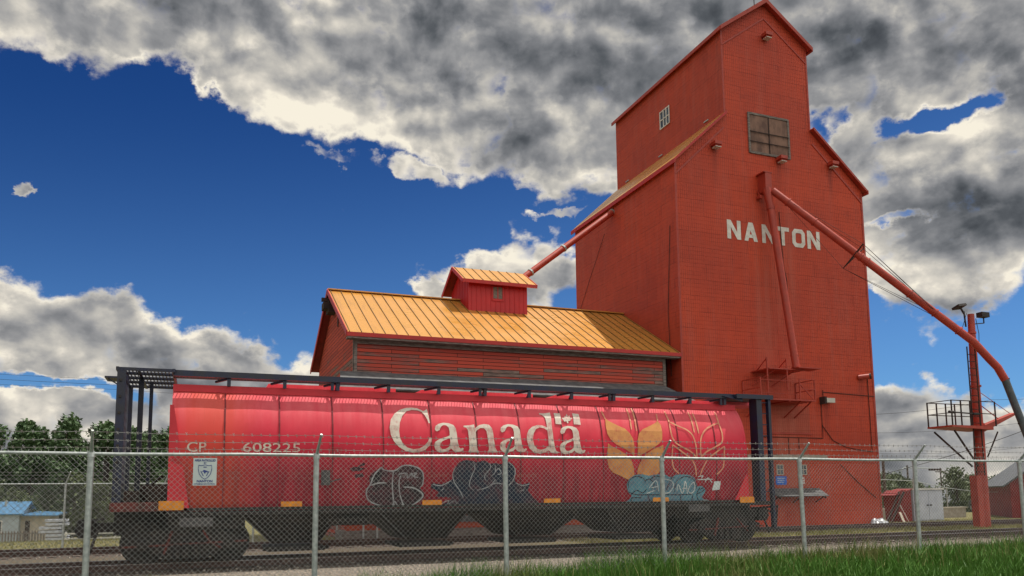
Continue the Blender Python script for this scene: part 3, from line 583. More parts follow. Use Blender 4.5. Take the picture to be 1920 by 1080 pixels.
# cupola door hatch
h = MB(); h.box(24.42, 26.72, EY0-.03, EY0-.004, 18.06, 19.96); hd = h.build('loft_door', 'loft_boards', EL)
h = MB()
for a in ((24.33, 24.43, 17.98, 20.04), (26.71, 26.81, 17.98, 20.04)): h.box(a[0], a[1], EY0-.07, EY0-.003, a[2], a[3])
h.box(24.431, 26.709, EY0-.07, EY0-.003, 19.95, 20.05); h.box(24.431, 26.709, EY0-.07, EY0-.003, 17.97, 18.07); h.build('frame', 'weathered_wood', hd)
h = MB()
for z in (18.55, 19.05): h.box(24.40, 26.74, EY0-.10, EY0-.072, z, z+.035)
h.box(25.54, 25.60, EY0-.05, EY0-.032, 18.07, 19.95); h.build('crossbar', 'dark_wood', hd)
# elevator lamps and boxes
for x, z, rz in ((22.3, 17.94, 0), (26.12, 17.80, 0), (29.33, 17.99, 0), (25.6, 24.1, 0)):
    h = MB(); h.box(x-.2, x+.2, EY0-.42, EY0-.05, z, z+.16); h.box(x-.13, x+.13, EY0-.34, EY0-.08, z-.10, z-.003); h.box(x-.05, x+.05, EY0-.06, EY0-.003, z-.1, z+.25)
    lm = h.build('yard_light', 'pipe_red', EL)
    h = MB(); h.box(x-.16, x+.16, EY0-.39, EY0-.10, z-.135, z-.103); h.build('lens', 'lamp_glass', lm)
h = MB(); h.box(27.83, 28.45, EY0-.34, EY0-.05, 5.92, 6.14); lm = h.build('yard_light', 'lamp_glass', EL)
h = MB(); h.box(27.80, 27.93, EY0-.36, EY0-.003, 5.86, 6.20); h.build('bracket', 'dark_wood', lm)
h = MB(); h.tube([(30.3, EY0-.02, 7.26), (30.7, EY0-.34, 7.30)], .13, 10); lm = h.build('flood_lamp', 'pipe_red', EL)
h = MB(); h.tube([(30.70, EY0-.34, 7.30), (30.76, EY0-.40, 7.31)], .14, 10); h.build('lens', 'black_steel', lm)
# conduits
h = MB(); q = EY0-.025
for a in ([(28.02, q, 6.55), (28.02, q, 6.18)], [(28.02, q, 6.45), (31.25, q, 6.36)], [(27.87, q, 5.9), (27.87, q, 4.22), (24.2, q, 4.24)], [(25.81, q, 4.2), (25.80, q, 3.45)], [(26.41, q, 4.2), (26.41, q, 3.7)],
          [(27.87, q, 4.85), (28.48, q, 4.12), (29.3, q, 3.8), (30.34, q, 3.66), (30.96, q, 3.6)], [(30.88, q, 7.3), (30.9, q, 3.7)], [(28.85, q, 2.97), (29.9, q, 2.1), (30.96, q, 1.36)],
          [(25.95, q, 15.2), (26.05, q, 12.6), (26.2, q, 11.8), (26.25, q, 10.2), (26.5, q, 9), (26.6, q, 7.7)]):
    h.tube(a, .017, 5)
h.build('conduit', 'dark_wood', EL)
h = MB(); h.tube([(20.05, 40.0, 12.0), (20.05, 38.6, 13.6), (20.05, 36.8, 15.6)], .011, 5); h.tube([(20.05, 30.5, 14), (20.05, 30.9, 10), (20.05, 30.8, 7)], .015, 5); h.build('conduit', 'dark_wood', EL)
# repaired siding patch in middle
h = MB(); h.box(24.2, 27.2, EY0-.05, EY0-.003, 4.38, 4.46); h.build('ledge', 'pipe_red', EL)
h = MB(); h.box(24.1, 27.15, EY0-.012, EY0-.003, 4.47, 5.72); h.box(24.2, 27.0, EY0-.014, EY0-.003, 1.9, 4.2); h.build('siding_patch', 'tin_patch', EL)
# cement ledge, ground windows, signs, folding bench
h = MB(); h.box(23.4, 28.0, EY0-.10, EY0-.016, 3.22, 3.40); h.build('cement_ledge', 'concrete', EL)
for x0 in (25.02, 26.38):
    h = MB(); h.box(x0+.04, x0+.36, EY0-.028, EY0-.0155, 2.52, 2.92); wn = h.build('window', 'glass_dark', EL)
    h = MB()
    for a in ((x0, x0+.04, 2.48, 2.96), (x0+.36, x0+.40, 2.48, 2.96), (x0+.185, x0+.215, 2.52, 2.92)): h.box(a[0], a[1], EY0-.045, EY0-.018, a[2], a[3])
    for z in (2.48, 2.705, 2.92): h.box(x0+.041, x0+.359, EY0-.043, EY0-.019, z, z+.035)
    h.build('frame', 'beige_wall', wn)
h = MB(); h.box(24.95, 25.56, EY0-.045, EY0-.018, 2.02, 2.42); sg = h.build('blue_sign', 'sign_blue', EL)
h = MB()
for i, z in enumerate((2.31, 2.22, 2.13)): h.box(25.03, 25.48-.05*i, EY0-.0475, EY0-.0455, z, z+.022)
h.build('lettering', 'sign_white', sg)
h = MB(); h.box(26.38, 26.60, EY0-.045, EY0-.018, 2.06, 2.36); sg = h.build('small_sign', 'white_paint', EL)
h = MB(); h.box(26.42, 26.56, EY0-.0475, EY0-.0455, 2.24, 2.30); h.box(26.42, 26.56, EY0-.0475, EY0-.0455, 2.13, 2.17); h.build('lettering', 'red_trim', sg)
h = MB()
for i in range(5): h.slab((24.45, EY0-.08-.13*i, 1.86-.075*i), (27.40, EY0-.08-.13*i, 1.86-.075*i), (27.40, EY0-.19-.13*i, 1.80-.075*i), (24.45, EY0-.19-.13*i, 1.80-.075*i), .035)
bd = h.build('hinged_canopy', 'shingle_grey', EL)
h = MB()
for x in (24.6, 25.9, 27.2): h.bar((x, EY0-.06, 1.78), (x, EY0-.72, 1.40), .06, .06); h.bar((x, EY0-.03, 1.2), (x, EY0-.55, 1.45), .04)
h.build('brace', 'dark_wood', bd)
# cupola side window
h = MB(); h.box(CX0-.02, CX0-.004, 34.62, 35.48, 21.42, 22.28); wn = h.build('window', 'glass_dark', EL)
h = MB()
for y in (34.55, 34.83, 35.11, 35.44): h.box(CX0-.06, CX0-.021, y, y+.055, 21.35, 22.35)
for z in (21.35, 21.82, 22.29): h.box(CX0-.055, CX0-.022, 34.606, 35.44, z, z+.05)
h.build('frame', 'white_paint', wn)
h = MB()
for y, z in ((31.2, 19.95), (35.4, 19.9), (39.0, 19.85)): h.box(CX0-.05, CX0-.004, y, y+.35, z, z+.05)
h.build('flashing', 'galvanised', EL)
# lettering on the front: NANTON
def glyph(mb, polys, x, z, w_, h_, y):
    for p_ in polys:
        mb.prism([(x+u*w_, z+v*h_) for u, v in p_], 'y', y-.006, y)
GL = {'N': [[(0, 0), (.27, 0), (.27, 1), (0, 1)], [(.73, 0), (1, 0), (1, 1), (.73, 1)], [(.272, .62), (.272, 1), (.728, .38), (.728, 0)]],
      'A': [[(0, 0), (.28, 0), (.62, 1), (.34, 1)], [(.72, 0), (1, 0), (.66, 1), (.623, .985), (.48, .60)], [(.345, .18), (.657, .18), (.60, .36), (.405, .36)]],
      'T': [[(0, .78), (1, .78), (1, 1), (0, 1)], [(.36, 0), (.64, 0), (.64, .778), (.36, .778)]],
      'O': [[(0, .2), (.2, 0), (.8, 0), (1, .2), (.73, .28), (.66, .22), (.34, .22), (.27, .28)], [(0, .203), (.268, .283), (.268, .717), (0, .797)], [(1, .203), (1, .797), (.732, .717), (.732, .283)],
            [(0, .8), (.27, .72), (.34, .78), (.66, .78), (.73, .72), (1, .8), (.8, 1), (.2, 1)]]}
h = MB()
for ch, x in zip('NANTON', (22.86, 23.83, 24.87, 25.72, 26.68, 27.60)):
    glyph(h, GL[ch], x, 13.55, .78, .92, EY0-.012)
h.build('town_name', 'letter_white', EL)
# inner spout and elbow box
h = MB(); h.box(24.78, 25.14, EY0-.56, EY0-.003, 15.95, 16.85); h.box(24.68, 25.2, EY0-.58, EY0-.003, 16.853, 16.90); h.bar((24.7, EY0-.25, 15.7), (24.7, EY0-.02, 16.1), .05)
h.box(24.63, 24.77, EY0-.3, EY0-.003, 15.65, 15.8); h.build('spout_head', 'pipe_red', EL)
h = MB(); h.tube([(24.93, 29.6, 16.1), (25.06, 29.5, 15.1), (25.25, 29.2, 11.6), (25.45, 28.8, 7.32)], [.20, .175, .17, .165], 14)
sp = h.build('grain_spout', 'pipe_red', EL, smooth=True)
h = MB(); h.tube([(25.447, 28.81, 7.42), (25.45, 28.80, 7.34)], .19, 14); h.tube([(25.055, 29.505, 15.16), (25.062, 29.50, 15.06)], .2, 14); h.tube([(25.425, 28.87, 7.95), (25.428, 28.865, 7.89)], .185, 14); h.build('collar', 'pipe_red', sp)
# long loading spout out to the mast
A_ = Vector((25.18, 29.45, 15.98)); B_ = Vector((31.34, 24.42, 8.10)); 
h = MB(); h.tube([A_, B_, (32.10, 24.3, 7.34), (32.42, 24.2, 6.98), (32.70, 24.12, 6.44)], .165, 14); lsp = h.build('loading_spout', 'pipe_red', EL, smooth=True)
h = MB(); d_ = (B_-A_)
for t in (.08, .22, .46, .49, .70, .82, .93): h.tube([A_+d_*t, A_+d_*(t+.006)], .20, 14)
h.build('collar', 'pipe_red', lsp)
h = MB(); h.tube([(32.71, 24.115, 6.43), (33.32, 23.8, 4.03), (33.95, 23.45, 1.75)], [.155, .15, .14], 14); h.build('telescopic_tube', 'pipe_dark', lsp, smooth=True)
h = MB(); h.bar((32.5, 24.1, 6.5), (32.95, 24.1, 6.5), .05); h.tube([(32.95, 24.1, 6.5), (33.0, 24.1, 5.9), (33.35, 23.8, 4.3)], .012, 4); h.bar((33.0, 23.9, 4.5), (33.7, 23.9, 4.55), .06); h.build('winch_bracket', 'dark_wood', lsp)
# king-post frame with guys
C_ = A_+d_*.44; dn = d_.normalized(); a_ = dn.cross(Vector((0, 0, 1))).normalized(); c_ = a_.cross(dn)
K = [C_+(a_*math.cos(t)+c_*math.sin(t))*.85 for t in (R(20), R(140), R(262))]
h = MB()
for i in range(3): h.bar(C_, K[i], .035); h.bar(K[i], K[(i+1) % 3], .03)
h.build('king_post_frame', 'dark_wood', lsp)
h = MB()
for k_ in K: h.tube([k_, A_+d_*.90], .011, 4); h.tube([k_, k_+(A_+d_*.90-k_)*.02, A_+d_*.84+a_*.1], .009, 4); h.tube([k_, A_+d_*.03], .008, 4)
h.build('guy_wire', 'dark_wood', lsp)
# service platforms
h = MB(); y0, y1 = 28.7, 29.98
h.box(23.3, 26.4, y0, y1, 5.80, 5.86)
pf = h.build('service_platform', 'pipe_red', EL)
h = MB()
for x, ya in ((23.3, y0), (23.3, y1-.04), (26.36, y0), (26.36, y1-.04), (25.5, y0)): h.bar((x+.02, ya+.02, 5.86), (x+.02, ya+.02, 6.80), .045)
for z in (6.35, 6.80):
    h.bar((23.32, y0+.02, z), (23.32, y1-.02, z), .035); h.bar((26.38, y0+.02, z), (26.38, y1-.02, z), .035)
    h.bar((25.5, y0+.02, z), (26.38, y0+.02, z), .035); h.bar((23.3, y0+.02, z-.25 if z < 6.5 else z-.1), (25.5, y0+.02, z-.25 if z < 6.5 else z-.1), .022)
h.bar((25.52, y0+.02, 6.6), (26.3, y0+.02, 5.86), .04); h.build('railing', 'pipe_red', pf)
h = MB()
for x in (23.5, 25.6, 26.2): h.bar((x, y0+.1, 5.78), (x, 29.95, 5.15), .05)
h.bar((24.9, y0, 5.78), (24.9, y1, 5.78), .06); h.build('brace', 'pipe_red', pf)
h = MB(); h.box(23.85, 25.9, 28.75, 29.98, 7.22, 7.27); h.box(25.3, 26.6, 28.45, 29.2, 7.28, 7.33); up = h.build('spout_rest', 'pipe_red', EL)
h = MB()
for x in (23.8, 24.9): h.bar((x, 28.8, 6.3), (x, 28.8, 7.75), .05); h.bar((x, 28.8, 7.7), (x+.3, 29.9, 7.3), .04); h.bar((x+.05, 29.95, 6.6), (x+.5, 28.9, 7.2), .04)
h.bar((23.8, 28.8, 5.86), (23.8, 28.8, 7.3), .035); h.build('brace', 'pipe_red', up)
h = MB()
for x in (24.05, 24.45): h.bar((x, 29.75, 2.6), (x, 29.75, 5.8), .04)
for i in range(10): h.bar((24.05, 29.75, 2.8+.3*i), (24.45, 29.75, 2.8+.3*i), .028)
h.build('ladder', 'patch_pink', EL)
# spout dropping from the elevator to the annex dormer
h = MB(); P0 = Vector((20.2, 35.9, 16.6)); P1 = Vector((14.35, 35.1, 12.05)); h.tube([P0, P1], .16, 12); ts = h.build('transfer_spout', 'pipe_red', EL, smooth=True)
h = MB(); dd = P1-P0
for t in (.02, .55, .88): h.tube([P0+dd*t, P0+dd*(t+.012)], .19, 12)
h.mi = 0; h.build('collar', 'galvanised', ts)

# ------------------------------------------------------------------ annex with ochre roof
AX0, AX1 = 5.52, 19.46; AYF, AYR, AYB = 30.4, 35.1, 39.8
AN = thing('storage_annex', 'long low wooden annex with peeling red boards and glossy ochre metal roof', 'barn', (12.5, 35, 0))
ez, rz_ = 7.72, 10.72
h = MB(); h.mi = 0
h.add([(AX0, AYF, 0), (AX1, AYF, 0), (AX1, AYF, ez+.25), (AX0, AYF, ez+.25), (AX0, AYB, 0), (AX1, AYB, 0), (AX1, AYB, ez+.25), (AX0, AYB, ez+.25), (AX0, AYR, rz_-.02), (AX1, AYR, rz_-.02)],
      [(0, 1, 2, 3), (5, 4, 7, 6)]); h.mi = 1
h.add([(AX0, AYF, 0), (AX0, AYF, ez+.25), (AX0, AYR, rz_-.02), (AX0, AYB, ez+.25), (AX0, AYB, 0), (AX1, AYF, 0), (AX1, AYF, ez+.25), (AX1, AYR, rz_-.02), (AX1, AYB, ez+.25), (AX1, AYB, 0)], [(0, 1, 2, 3, 4), (9, 8, 7, 6, 5)])
h.build('wall', ['boards_front', 'boards_gable'], AN)
h = MB(); h.box(AX0-.02, AX0+.12, AYF-.03, AYF-.002, 1, ez); h.box(AX1-.12, AX1+.02, AYF-.03, AYF-.002, 1, ez); h.box(AX0-.03, AX0-.002, AYF-.03, AYF+.10, 1, ez); h.build('corner_board', 'weathered_wood', AN)
k_ = (rz_-7.85)/(35.1-30.0)
h = MB(); RX0, RX1 = 5.18, 20.06
for sg_ in (-1, 1):
    ye = AYR+sg_*5.12; ze = rz_+.09-5.12*k_
    h.mi = 0; h.slab((RX0, ye, ze), (RX1, ye, ze), (RX1, AYR, rz_+.09), (RX0, AYR, rz_+.09), .06, 2)
    h.mi = 1; x = RX0+.10
    while x < RX1:
        h.bar((x, ye, ze+.014), (x, AYR-.02*sg_*-1, rz_+.104), .020, .030); x += .458
h.mi = 0; h.bar((RX0, AYR, rz_+.115), (RX1, AYR, rz_+.115), .30, .05); h.build('roof', ['ochre_roof', 'rib_shade', 'barn_red'], AN)
h = MB(); ye = AYR-5.14; ze = rz_+.07-5.14*k_
h.box(RX0-.02, RX1, ye-.035, ye-.002, ze-.14, ze+.02)
for sg_ in (-1, 1): h.bar((RX0-.02, AYR+sg_*5.15, ze-.02), (RX0-.02, AYR, rz_+.04), .035, .22)
h.build('fascia', 'red_trim', AN)
h = MB(); h.box(RX0+.02, RX1-.05, ye+.0, AYF-.04, ze-.21, ze-.145); h.box(AX0, AX1, AYF-.05, AYF-.032, ez-.16, ez+.05); h.build('soffit', 'weathered_wood', AN)
h = MB(); h.box(AX0-.35, AX0-.003, 34.75, 35.45, 9.75, 10.25); h.bar((AX0-.6, 35.1, 10.35), (AX0+.2, 35.1, 10.35), .16); h.box(AX0-.55, AX0-.352, 34.8, 35.4, 9.9, 10.2); h.build('hoist_hood', 'dark_wood', AN)
h = MB(); h.box(AX0-.03, AX0-.003, 34.1, 34.3, 9.0, 9.62); h.box(AX0-.045, AX0-.031, 34.06, 34.34, 9.62, 9.68); h.build('window', 'dark_wood', AN)
# lean-to in front of the annex
h = MB(); h.slab((4.75, 28.78, 5.62), (19.95, 28.78, 5.62), (19.4, AYF-.035, 6.46), (5.0, AYF-.035, 6.46), .07)
lt = h.build('lean_to_roof', 'shingle_grey', AN)
h = MB(); h.box(5.0, 19.5, 28.95, AYF-.003, .98, 5.6); h.build('lean_to_wall', 'boards_front', AN)
h = MB(); h.box(5.0, 19.5, 28.86, 28.947, .70, .93); h.build('loading_board', 'shingle_grey', AN)
h = MB(); h.box(5.0, 19.5, 28.90, 28.948, .48, .68); h.build('skirt_board', 'pipe_orange', AN)
h = MB(); h.box(4.9, 19.6, 28.80, AYF-.003, 0, .46); h.build('foundation', 'weathered_wood', AN)
h = MB()
for x in (5.6, 6.1): h.box(x, x+.06, 28.70, 28.76, .1, 1.1)
h.box(5.0, 6.3, 28.72, 28.75, 1.0, 1.04); h.build('gate_frame', 'galvanised', AN)
# dark sheet standing in for the shade in the gap between annex and elevator
h = MB(); h.box(19.48, 20.07, 31.2, 31.25, 0, 7.9); h.build('gap_shade_sheet', 'dark_wood', AN)
# dormer
DX0, DX1, DY0, DY1 = 11.32, 14.22, 33.8, 36.4
dz = 11.42
h = MB(); h.add([(DX0, DY0, 9.5), (DX1, DY0, 9.5), (DX1, DY0, dz), (DX0, DY0, dz), (DX0, DY1, 9.5), (DX1, DY1, 9.5), (DX1, DY1, dz), (DX0, DY1, dz), (DX0, 35.1, 12.22), (DX1, 35.1, 12.22)],
    [(0, 1, 2, 3), (5, 4, 7, 6), (0, 3, 8, 7, 4), (1, 5, 6, 9, 2)])
x = DX0+.14
while x < DX1: h.box(x, x+.035, DY0-.022, DY0-.002, 9.9, dz-.02); x += .235
y = DY0+.14
while y < DY1: h.box(DX0-.022, DX0-.002, y, y+.035, 10, dz-.02+max(0, min(y-DY0, DY1-y))*.6); y += .235
dm = h.build('dormer', 'dormer_red', AN)
h = MB(); dk = (12.30-11.40)/(35.1-33.45)
for sg_ in (-1, 1):
    ye2 = 35.1+sg_*1.66; h.mi = 0; h.slab((10.95, ye2, 11.42), (14.56, ye2, 11.42), (14.56, 35.1, 12.42), (10.95, 35.1, 12.42), .05, 2)
    h.mi = 1; x = 11.05
    while x < 14.5: h.bar((x, ye2, 11.435), (x, 35.1, 12.435), .020, .03); x += .44
h.build('roof', ['ochre_roof', 'rib_shade', 'barn_red'], dm)
h = MB(); h.box(10.93, 14.58, 33.40, 33.437, 11.27, 11.43)
for xx in (10.93, 14.58):
    for sg_ in (-1, 1): h.bar((xx, 35.1+sg_*1.67, 11.35), (xx, 35.1, 12.36), .035, .16)
h.build('fascia', 'red_trim', dm)
h = MB(); h.box(12.52, 12.96, DY0-.03, DY0-.0225, 10.72, 11.26); wn = h.build('window', 'weathered_wood', dm)
h = MB(); h.box(12.45, 13.03, DY0-.05, DY0-.0225, 10.60, 10.70); h.box(12.45, 12.51, DY0-.045, DY0-.0225, 10.703, 11.3); h.box(12.97, 13.03, DY0-.045, DY0-.0225, 10.703, 11.3); h.box(12.72, 12.76, DY0-.04, DY0-.031, 10.703, 11.28); h.build('frame', 'dormer_red', wn)

# ------------------------------------------------------------------ spout mast with platform
MX, MY = 32.0, 25.0
MS = thing('spout_mast', 'rusty red steel mast with caged work platform, ladder and floodlights', 'mast', (MX, MY, 0))
h = MB(); h.tube([(MX-.12, MY, 0), (MX-.10, MY, 2.6), (MX-.02, MY, 4.6), ], [.25, .24, .22], 16); h.tube([(MX-.02, MY, 4.6), (MX, MY, 7), (MX+.06, MY, 9.5)], [.20, .17, .14], 16)
h.build('pole', 'pipe_red', MS, smooth=True)
h = MB(); h.box(MX-.66, MX-.34, MY-.22, MY+.12, .02, 2.3); h.build('pole_casing', 'pipe_red', MS)
h = MB()
for z in (4.5, 6.2, 8.6): h.tube([(MX, MY, z), (MX, MY, z+.08)], .25-.02*(z-4.5)*.6, 14)
h.build('collar', 'pipe_red', MS)
h = MB(); h.prism([(29.65, 4.35), (32.1, 4.26), (32.1, 4.42), (29.65, 4.42)], 'y', MY-.62, MY+.62); pf = h.build('platform', 'pipe_red', MS)
h = MB()
for yy in (MY-.60, MY+.60):
    for x in (29.70, 30.25, 30.8, 31.35, 32.3): h.bar((x, yy, 4.42), (x, yy, 5.5), .045)
    for z in (4.95, 5.48): h.bar((29.70, yy, z), (32.3, yy, z), .035)
for z in (4.95, 5.48): h.bar((29.70, MY-.60, z), (29.70, MY+.60, z), .03)
h.build('railing', 'dark_wood', pf)
h = MB(); h.prism([(32.1, 4.20), (34.2, 5.02), (34.2, 5.12), (32.1, 4.48)], 'y', MY-.16, MY+.16); h.bar((32.2, MY, 6.0), (34.0, MY, 5.1), .02); h.bar((32.2, MY+.1, 5.5), (33.3, MY, 4.8), .03); h.build('outrigger_arm', 'pipe_red', MS)
h = MB(); h.bar((29.3, MY-.8, 4.95), (30.9, MY-.8, 4.9), .05); h.tube([(29.3, MY-.8, 4.95), (29.6, MY-.8, 4.94)], .06, 8); h.tube([(30.7, MY-.8, 4.9), (31.0, MY-.8, 4.9)], .06, 8); h.build('control_rod', 'black_steel', MS)
h = MB()
for yy in (MY-.5, MY+.5): h.bar((29.9, yy, 4.2), (31.6, MY+(yy-MY)*.3, 2.7), .06); h.bar((32.5, yy, 4.2), (32.2, MY+(yy-MY)*.3, 3.1), .06)
h.build('brace', 'dark_wood', MS)
h = MB()
for x in (31.12, 31.60): h.bar((x, MY-.42, 2.3), (x, MY-.42, 7.9), .04)
for i in range(18): h.bar((31.12, MY-.42, 2.45+.3*i), (31.60, MY-.42, 2.45+.3*i), .028)
h.tube([(31.6, MY-.42, 7.9), (31.65, MY-.2, 8.25), (31.8, MY, 8.3)], .02, 5); h.build('ladder', 'dark_wood', MS)
h = MB(); h.bar((MX-.30, MY, 8.9), (MX-.36, MY, 9.6), .05); h.slab((31.06, MY-.22, 9.84), (31.54, MY-.22, 9.92), (31.54, MY+.14, 9.80), (31.06, MY+.14, 9.72), .10); h.bar((31.45, MY, 9.75), (31.64, MY, 9.5), .06); h.build('floodlight', 'black_steel', MS)
h = MB(); h.bar((MX+.1, MY, 9.05), (32.85, MY, 9.15), .04); h.bar((32.85, MY, 9.15), (32.85, MY, 9.4), .04); h.box(32.55, 33.02, MY-.18, MY+.12, 9.40, 9.62); h.build('floodlight', 'black_steel', MS)
h = MB(); h.tube([(MX+.22, MY-.1, 9.3), (MX+.28, MY-.15, 8.6), (MX+.3, MY-.1, 8.1)], .014, 5); h.tube([(MX-.32, MY-.1, 9.5), (MX-.5, MY, 8.9), (MX-.75, MY-.1, 8.4)], .012, 5); h.build('cable', 'black_steel', MS)
# ------------------------------------------------------------------ hopper car
YC = 20.78
PZ = [1.36, 1.40, 1.9, 2.5, 3.0, 3.4, 3.7, 3.95, 4.1]; PD = [1.47, 1.50, 1.56, 1.60, 1.59, 1.53, 1.44, 1.30, 1.18]
def dyat(z):
    for i in range(len(PZ)-1):
        if z <= PZ[i+1]:
            t = max(0., (z-PZ[i])/(PZ[i+1]-PZ[i])); return PD[i]+(PD[i+1]-PD[i])*t
    return PD[-1]
SEAMS = [0.583, 1.785, 3.01, 4.23, 5.44, 6.644, 7.83, 9.05, 10.24, 11.40, 12.65, 13.897]
X0, X1 = -.54, 14.96
RC = thing('hopper_car', 'red cylindrical grain hopper railcar with large white lettering and gold wheat emblem', 'railcar', (7.16, YC, .22))
h = MB()
zz = [1.36, 1.4, 1.65, 1.9, 2.2, 2.5, 2.75, 3.0, 3.2, 3.4, 3.55, 3.7, 3.83, 3.95, 4.03, 4.1]
prof = [(-dyat(z), z) for z in zz]+[(-1.10, 4.13), (-.9, 4.24), (-.6, 4.33), (0, 4.37), (.6, 4.33), (.9, 4.24), (1.10, 4.13)]+[(dyat(z), z) for z in reversed(zz)]
st_ = []
ed = [X0]+SEAMS+[X1]
for i in range(len(ed)-1):
    a, b2 = ed[i], ed[i+1]
    for t in (0, .04, .25, .5, .75, .96): st_.append((a+(b2-a)*t, math.sin(math.pi*t)*.012))
st_.append((X1-.06, .004)); st_.append((X1, -.03))
vs = []; npf = len(prof)
for x, bl in st_:
    for d, z in prof:
        sl = 0
        if x > X1-.1: sl = 0
        vs.append((x, YC+d+(math.copysign(bl*.9, d) if abs(d) > .5 else 0), z))
fs = [(i*npf+k, i*npf+k+1, (i+1)*npf+k+1, (i+1)*npf+k) for i in range(len(st_)-1) for k in range(npf-1)]
fs += [tuple(range(npf)), tuple((len(st_)-1)*npf+k for k in range(npf-1, -1, -1))]
h.add(vs, fs)
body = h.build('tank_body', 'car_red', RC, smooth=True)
h = MB()
for x in SEAMS:
    for i in range(len(zz)-1):
        z0_, z1_ = zz[i], zz[i+1]
        h.add([(x-.014, YC-dyat(z0_)-.003, z0_), (x+.014, YC-dyat(z0_)-.003, z0_), (x+.014, YC-dyat(z1_)-.003, z1_), (x-.014, YC-dyat(z1_)-.003, z1_),
               (x-.014, YC-dyat(z0_)-.016, z0_), (x+.014, YC-dyat(z0_)-.016, z0_), (x+.014, YC-dyat(z1_)-.016, z1_), (x-.014, YC-dyat(z1_)-.016, z1_)],
              [(4, 5, 6, 7), (0, 4, 7, 3), (1, 2, 6, 5)])
h.build('panel_seam', 'seam_dark', body)
def side(y_off, z): return YC-dyat(z)-.022-y_off
def surf(u, z, off): return (u, side(off, z), z)
def paint(polys, mat, name, off, par=body):
    """polys: list of [outline, hole...] in (x, z); cut into bands and laid on the curved side"""
    bm = bmesh.new()
    for rings in polys:
        pts = [[Vector((a, b2, 0)) for a, b2 in r] for r in rings]
        flat = [p_ for r in pts for p_ in r]
        tv = [bm.verts.new((p_.x, 0, p_.y)) for p_ in flat]
        for t in tessellate_polygon(pts):
            try: bm.faces.new([tv[i] for i in t])
            except ValueError: pass
    z = 1.4
    while z < 4.1:
        bmesh.ops.bisect_plane(bm, geom=bm.verts[:]+bm.edges[:]+bm.faces[:], plane_co=(0, 0, z), plane_no=(0, 0, 1)); z += .1
    bm.verts.ensure_lookup_table(); bm.verts.index_update()
    mb_ = MB(); mb_.add([surf(v.co.x, v.co.z, off) for v in bm.verts], [tuple(v.index for v in f.verts) for f in bm.faces]); bm.free()
    return mb_.build(name, mat, par)
def catmull(p, n_=6):
    if len(p) < 3: return [(p[0][0]+(p[-1][0]-p[0][0])*t/5, p[0][1]+(p[-1][1]-p[0][1])*t/5) for t in range(6)]
    P_ = [p[0]]+list(p)+[p[-1]]; o = []
    for i in range(1, len(P_)-2):
        for k in range(n_):
            t = k/n_; a, b2, c, d = P_[i-1], P_[i], P_[i+1], P_[i+2]
            o.append(tuple(.5*((2*b2[j])+(-a[j]+c[j])*t+(2*a[j]-5*b2[j]+4*c[j]-d[j])*t*t+(-a[j]+3*b2[j]-3*c[j]+d[j])*t**3) for j in (0, 1)))
    o.append(tuple(p[-1])); return o
def strokes(lines, wd, mat, name, off, par=body):
    mb_ = MB()
    for li in lines:
        p = catmull(li); vs = []
        for i, q_ in enumerate(p):
            a = p[max(0, i-1)]; b2 = p[min(len(p)-1, i+1)]; dx, dz_ = b2[0]-a[0], b2[1]-a[1]; L_ = math.hypot(dx, dz_) or 1
            w_ = wd*(.5+.5*min(1, 4*min(i, len(p)-1-i)/len(p)+.45))/2
            vs += [surf(q_[0]-dz_/L_*w_, q_[1]+dx/L_*w_, off), surf(q_[0]+dz_/L_*w_, q_[1]-dx/L_*w_, off)]
        mb_.add(vs, [(2*i, 2*i+1, 2*i+3, 2*i+2) for i in range(len(p)-1)])
    return mb_.build(name, mat, par)
def smooth_ring(r): 
    q_ = catmull(list(r[-2:])+list(r)+list(r[:2]), 3); n_ = 3; return q_[2*n_:-(2*n_+1)] or r
paint(MK['word'], 'car_white', 'country_name', .006)
paint([[smooth_ring(r) for r in p_] for p_ in MK['tagA']], 'spray_black', 'graffiti_fill', .008)
paint([[smooth_ring(r) for r in p_] for p_ in MK['tagB']], 'spray_navy', 'graffiti_fill', .008)
paint([[smooth_ring(r) for r in p_] for p_ in MK['tagC']], 'spray_teal', 'graffiti_fill', .008)
paint(MK['soot'], 'spray_black', 'graffiti_fill', .006)
paint(MK['leaf'], 'gold_paint', 'wheat_emblem', .004)
strokes(MK['sheaf'], .045, 'gold_line', 'wheat_outline', .004)
strokes(MK['tagAl'], .032, 'spray_silver', 'graffiti_line', .014)
strokes(MK['tagBl'], .022, 'spray_silver', 'graffiti_line', .014)
strokes(MK['tagCl'], .026, 'spray_navy', 'graffiti_line', .014)
strokes(MK['tagCw'], .028, 'spray_white', 'graffiti_line', .018)
def tank_text(mb_, body_, x0, x1, z0, z1, off):
    vs, fs, tw, th = text_geo(body_, 1.)
    mb_.add([surf(x0+v[0]/tw*(x1-x0), z0+v[1]/th*(z1-z0), off) for v in vs], fs)
h = MB()
for dx, dz_ in ((0, 0), (.006, 0)):
    tank_text(h, 'CP', -.20+dx, .20+dx, 2.705+dz_, 2.925+dz_, .005+dx*.1+dz_*.15); tank_text(h, '608225', .98+dx, 2.25+dx, 2.715+dz_, 2.925+dz_, .005+dx*.1+dz_*.15)
h.build('car_number', 'car_white', body)
h = MB()
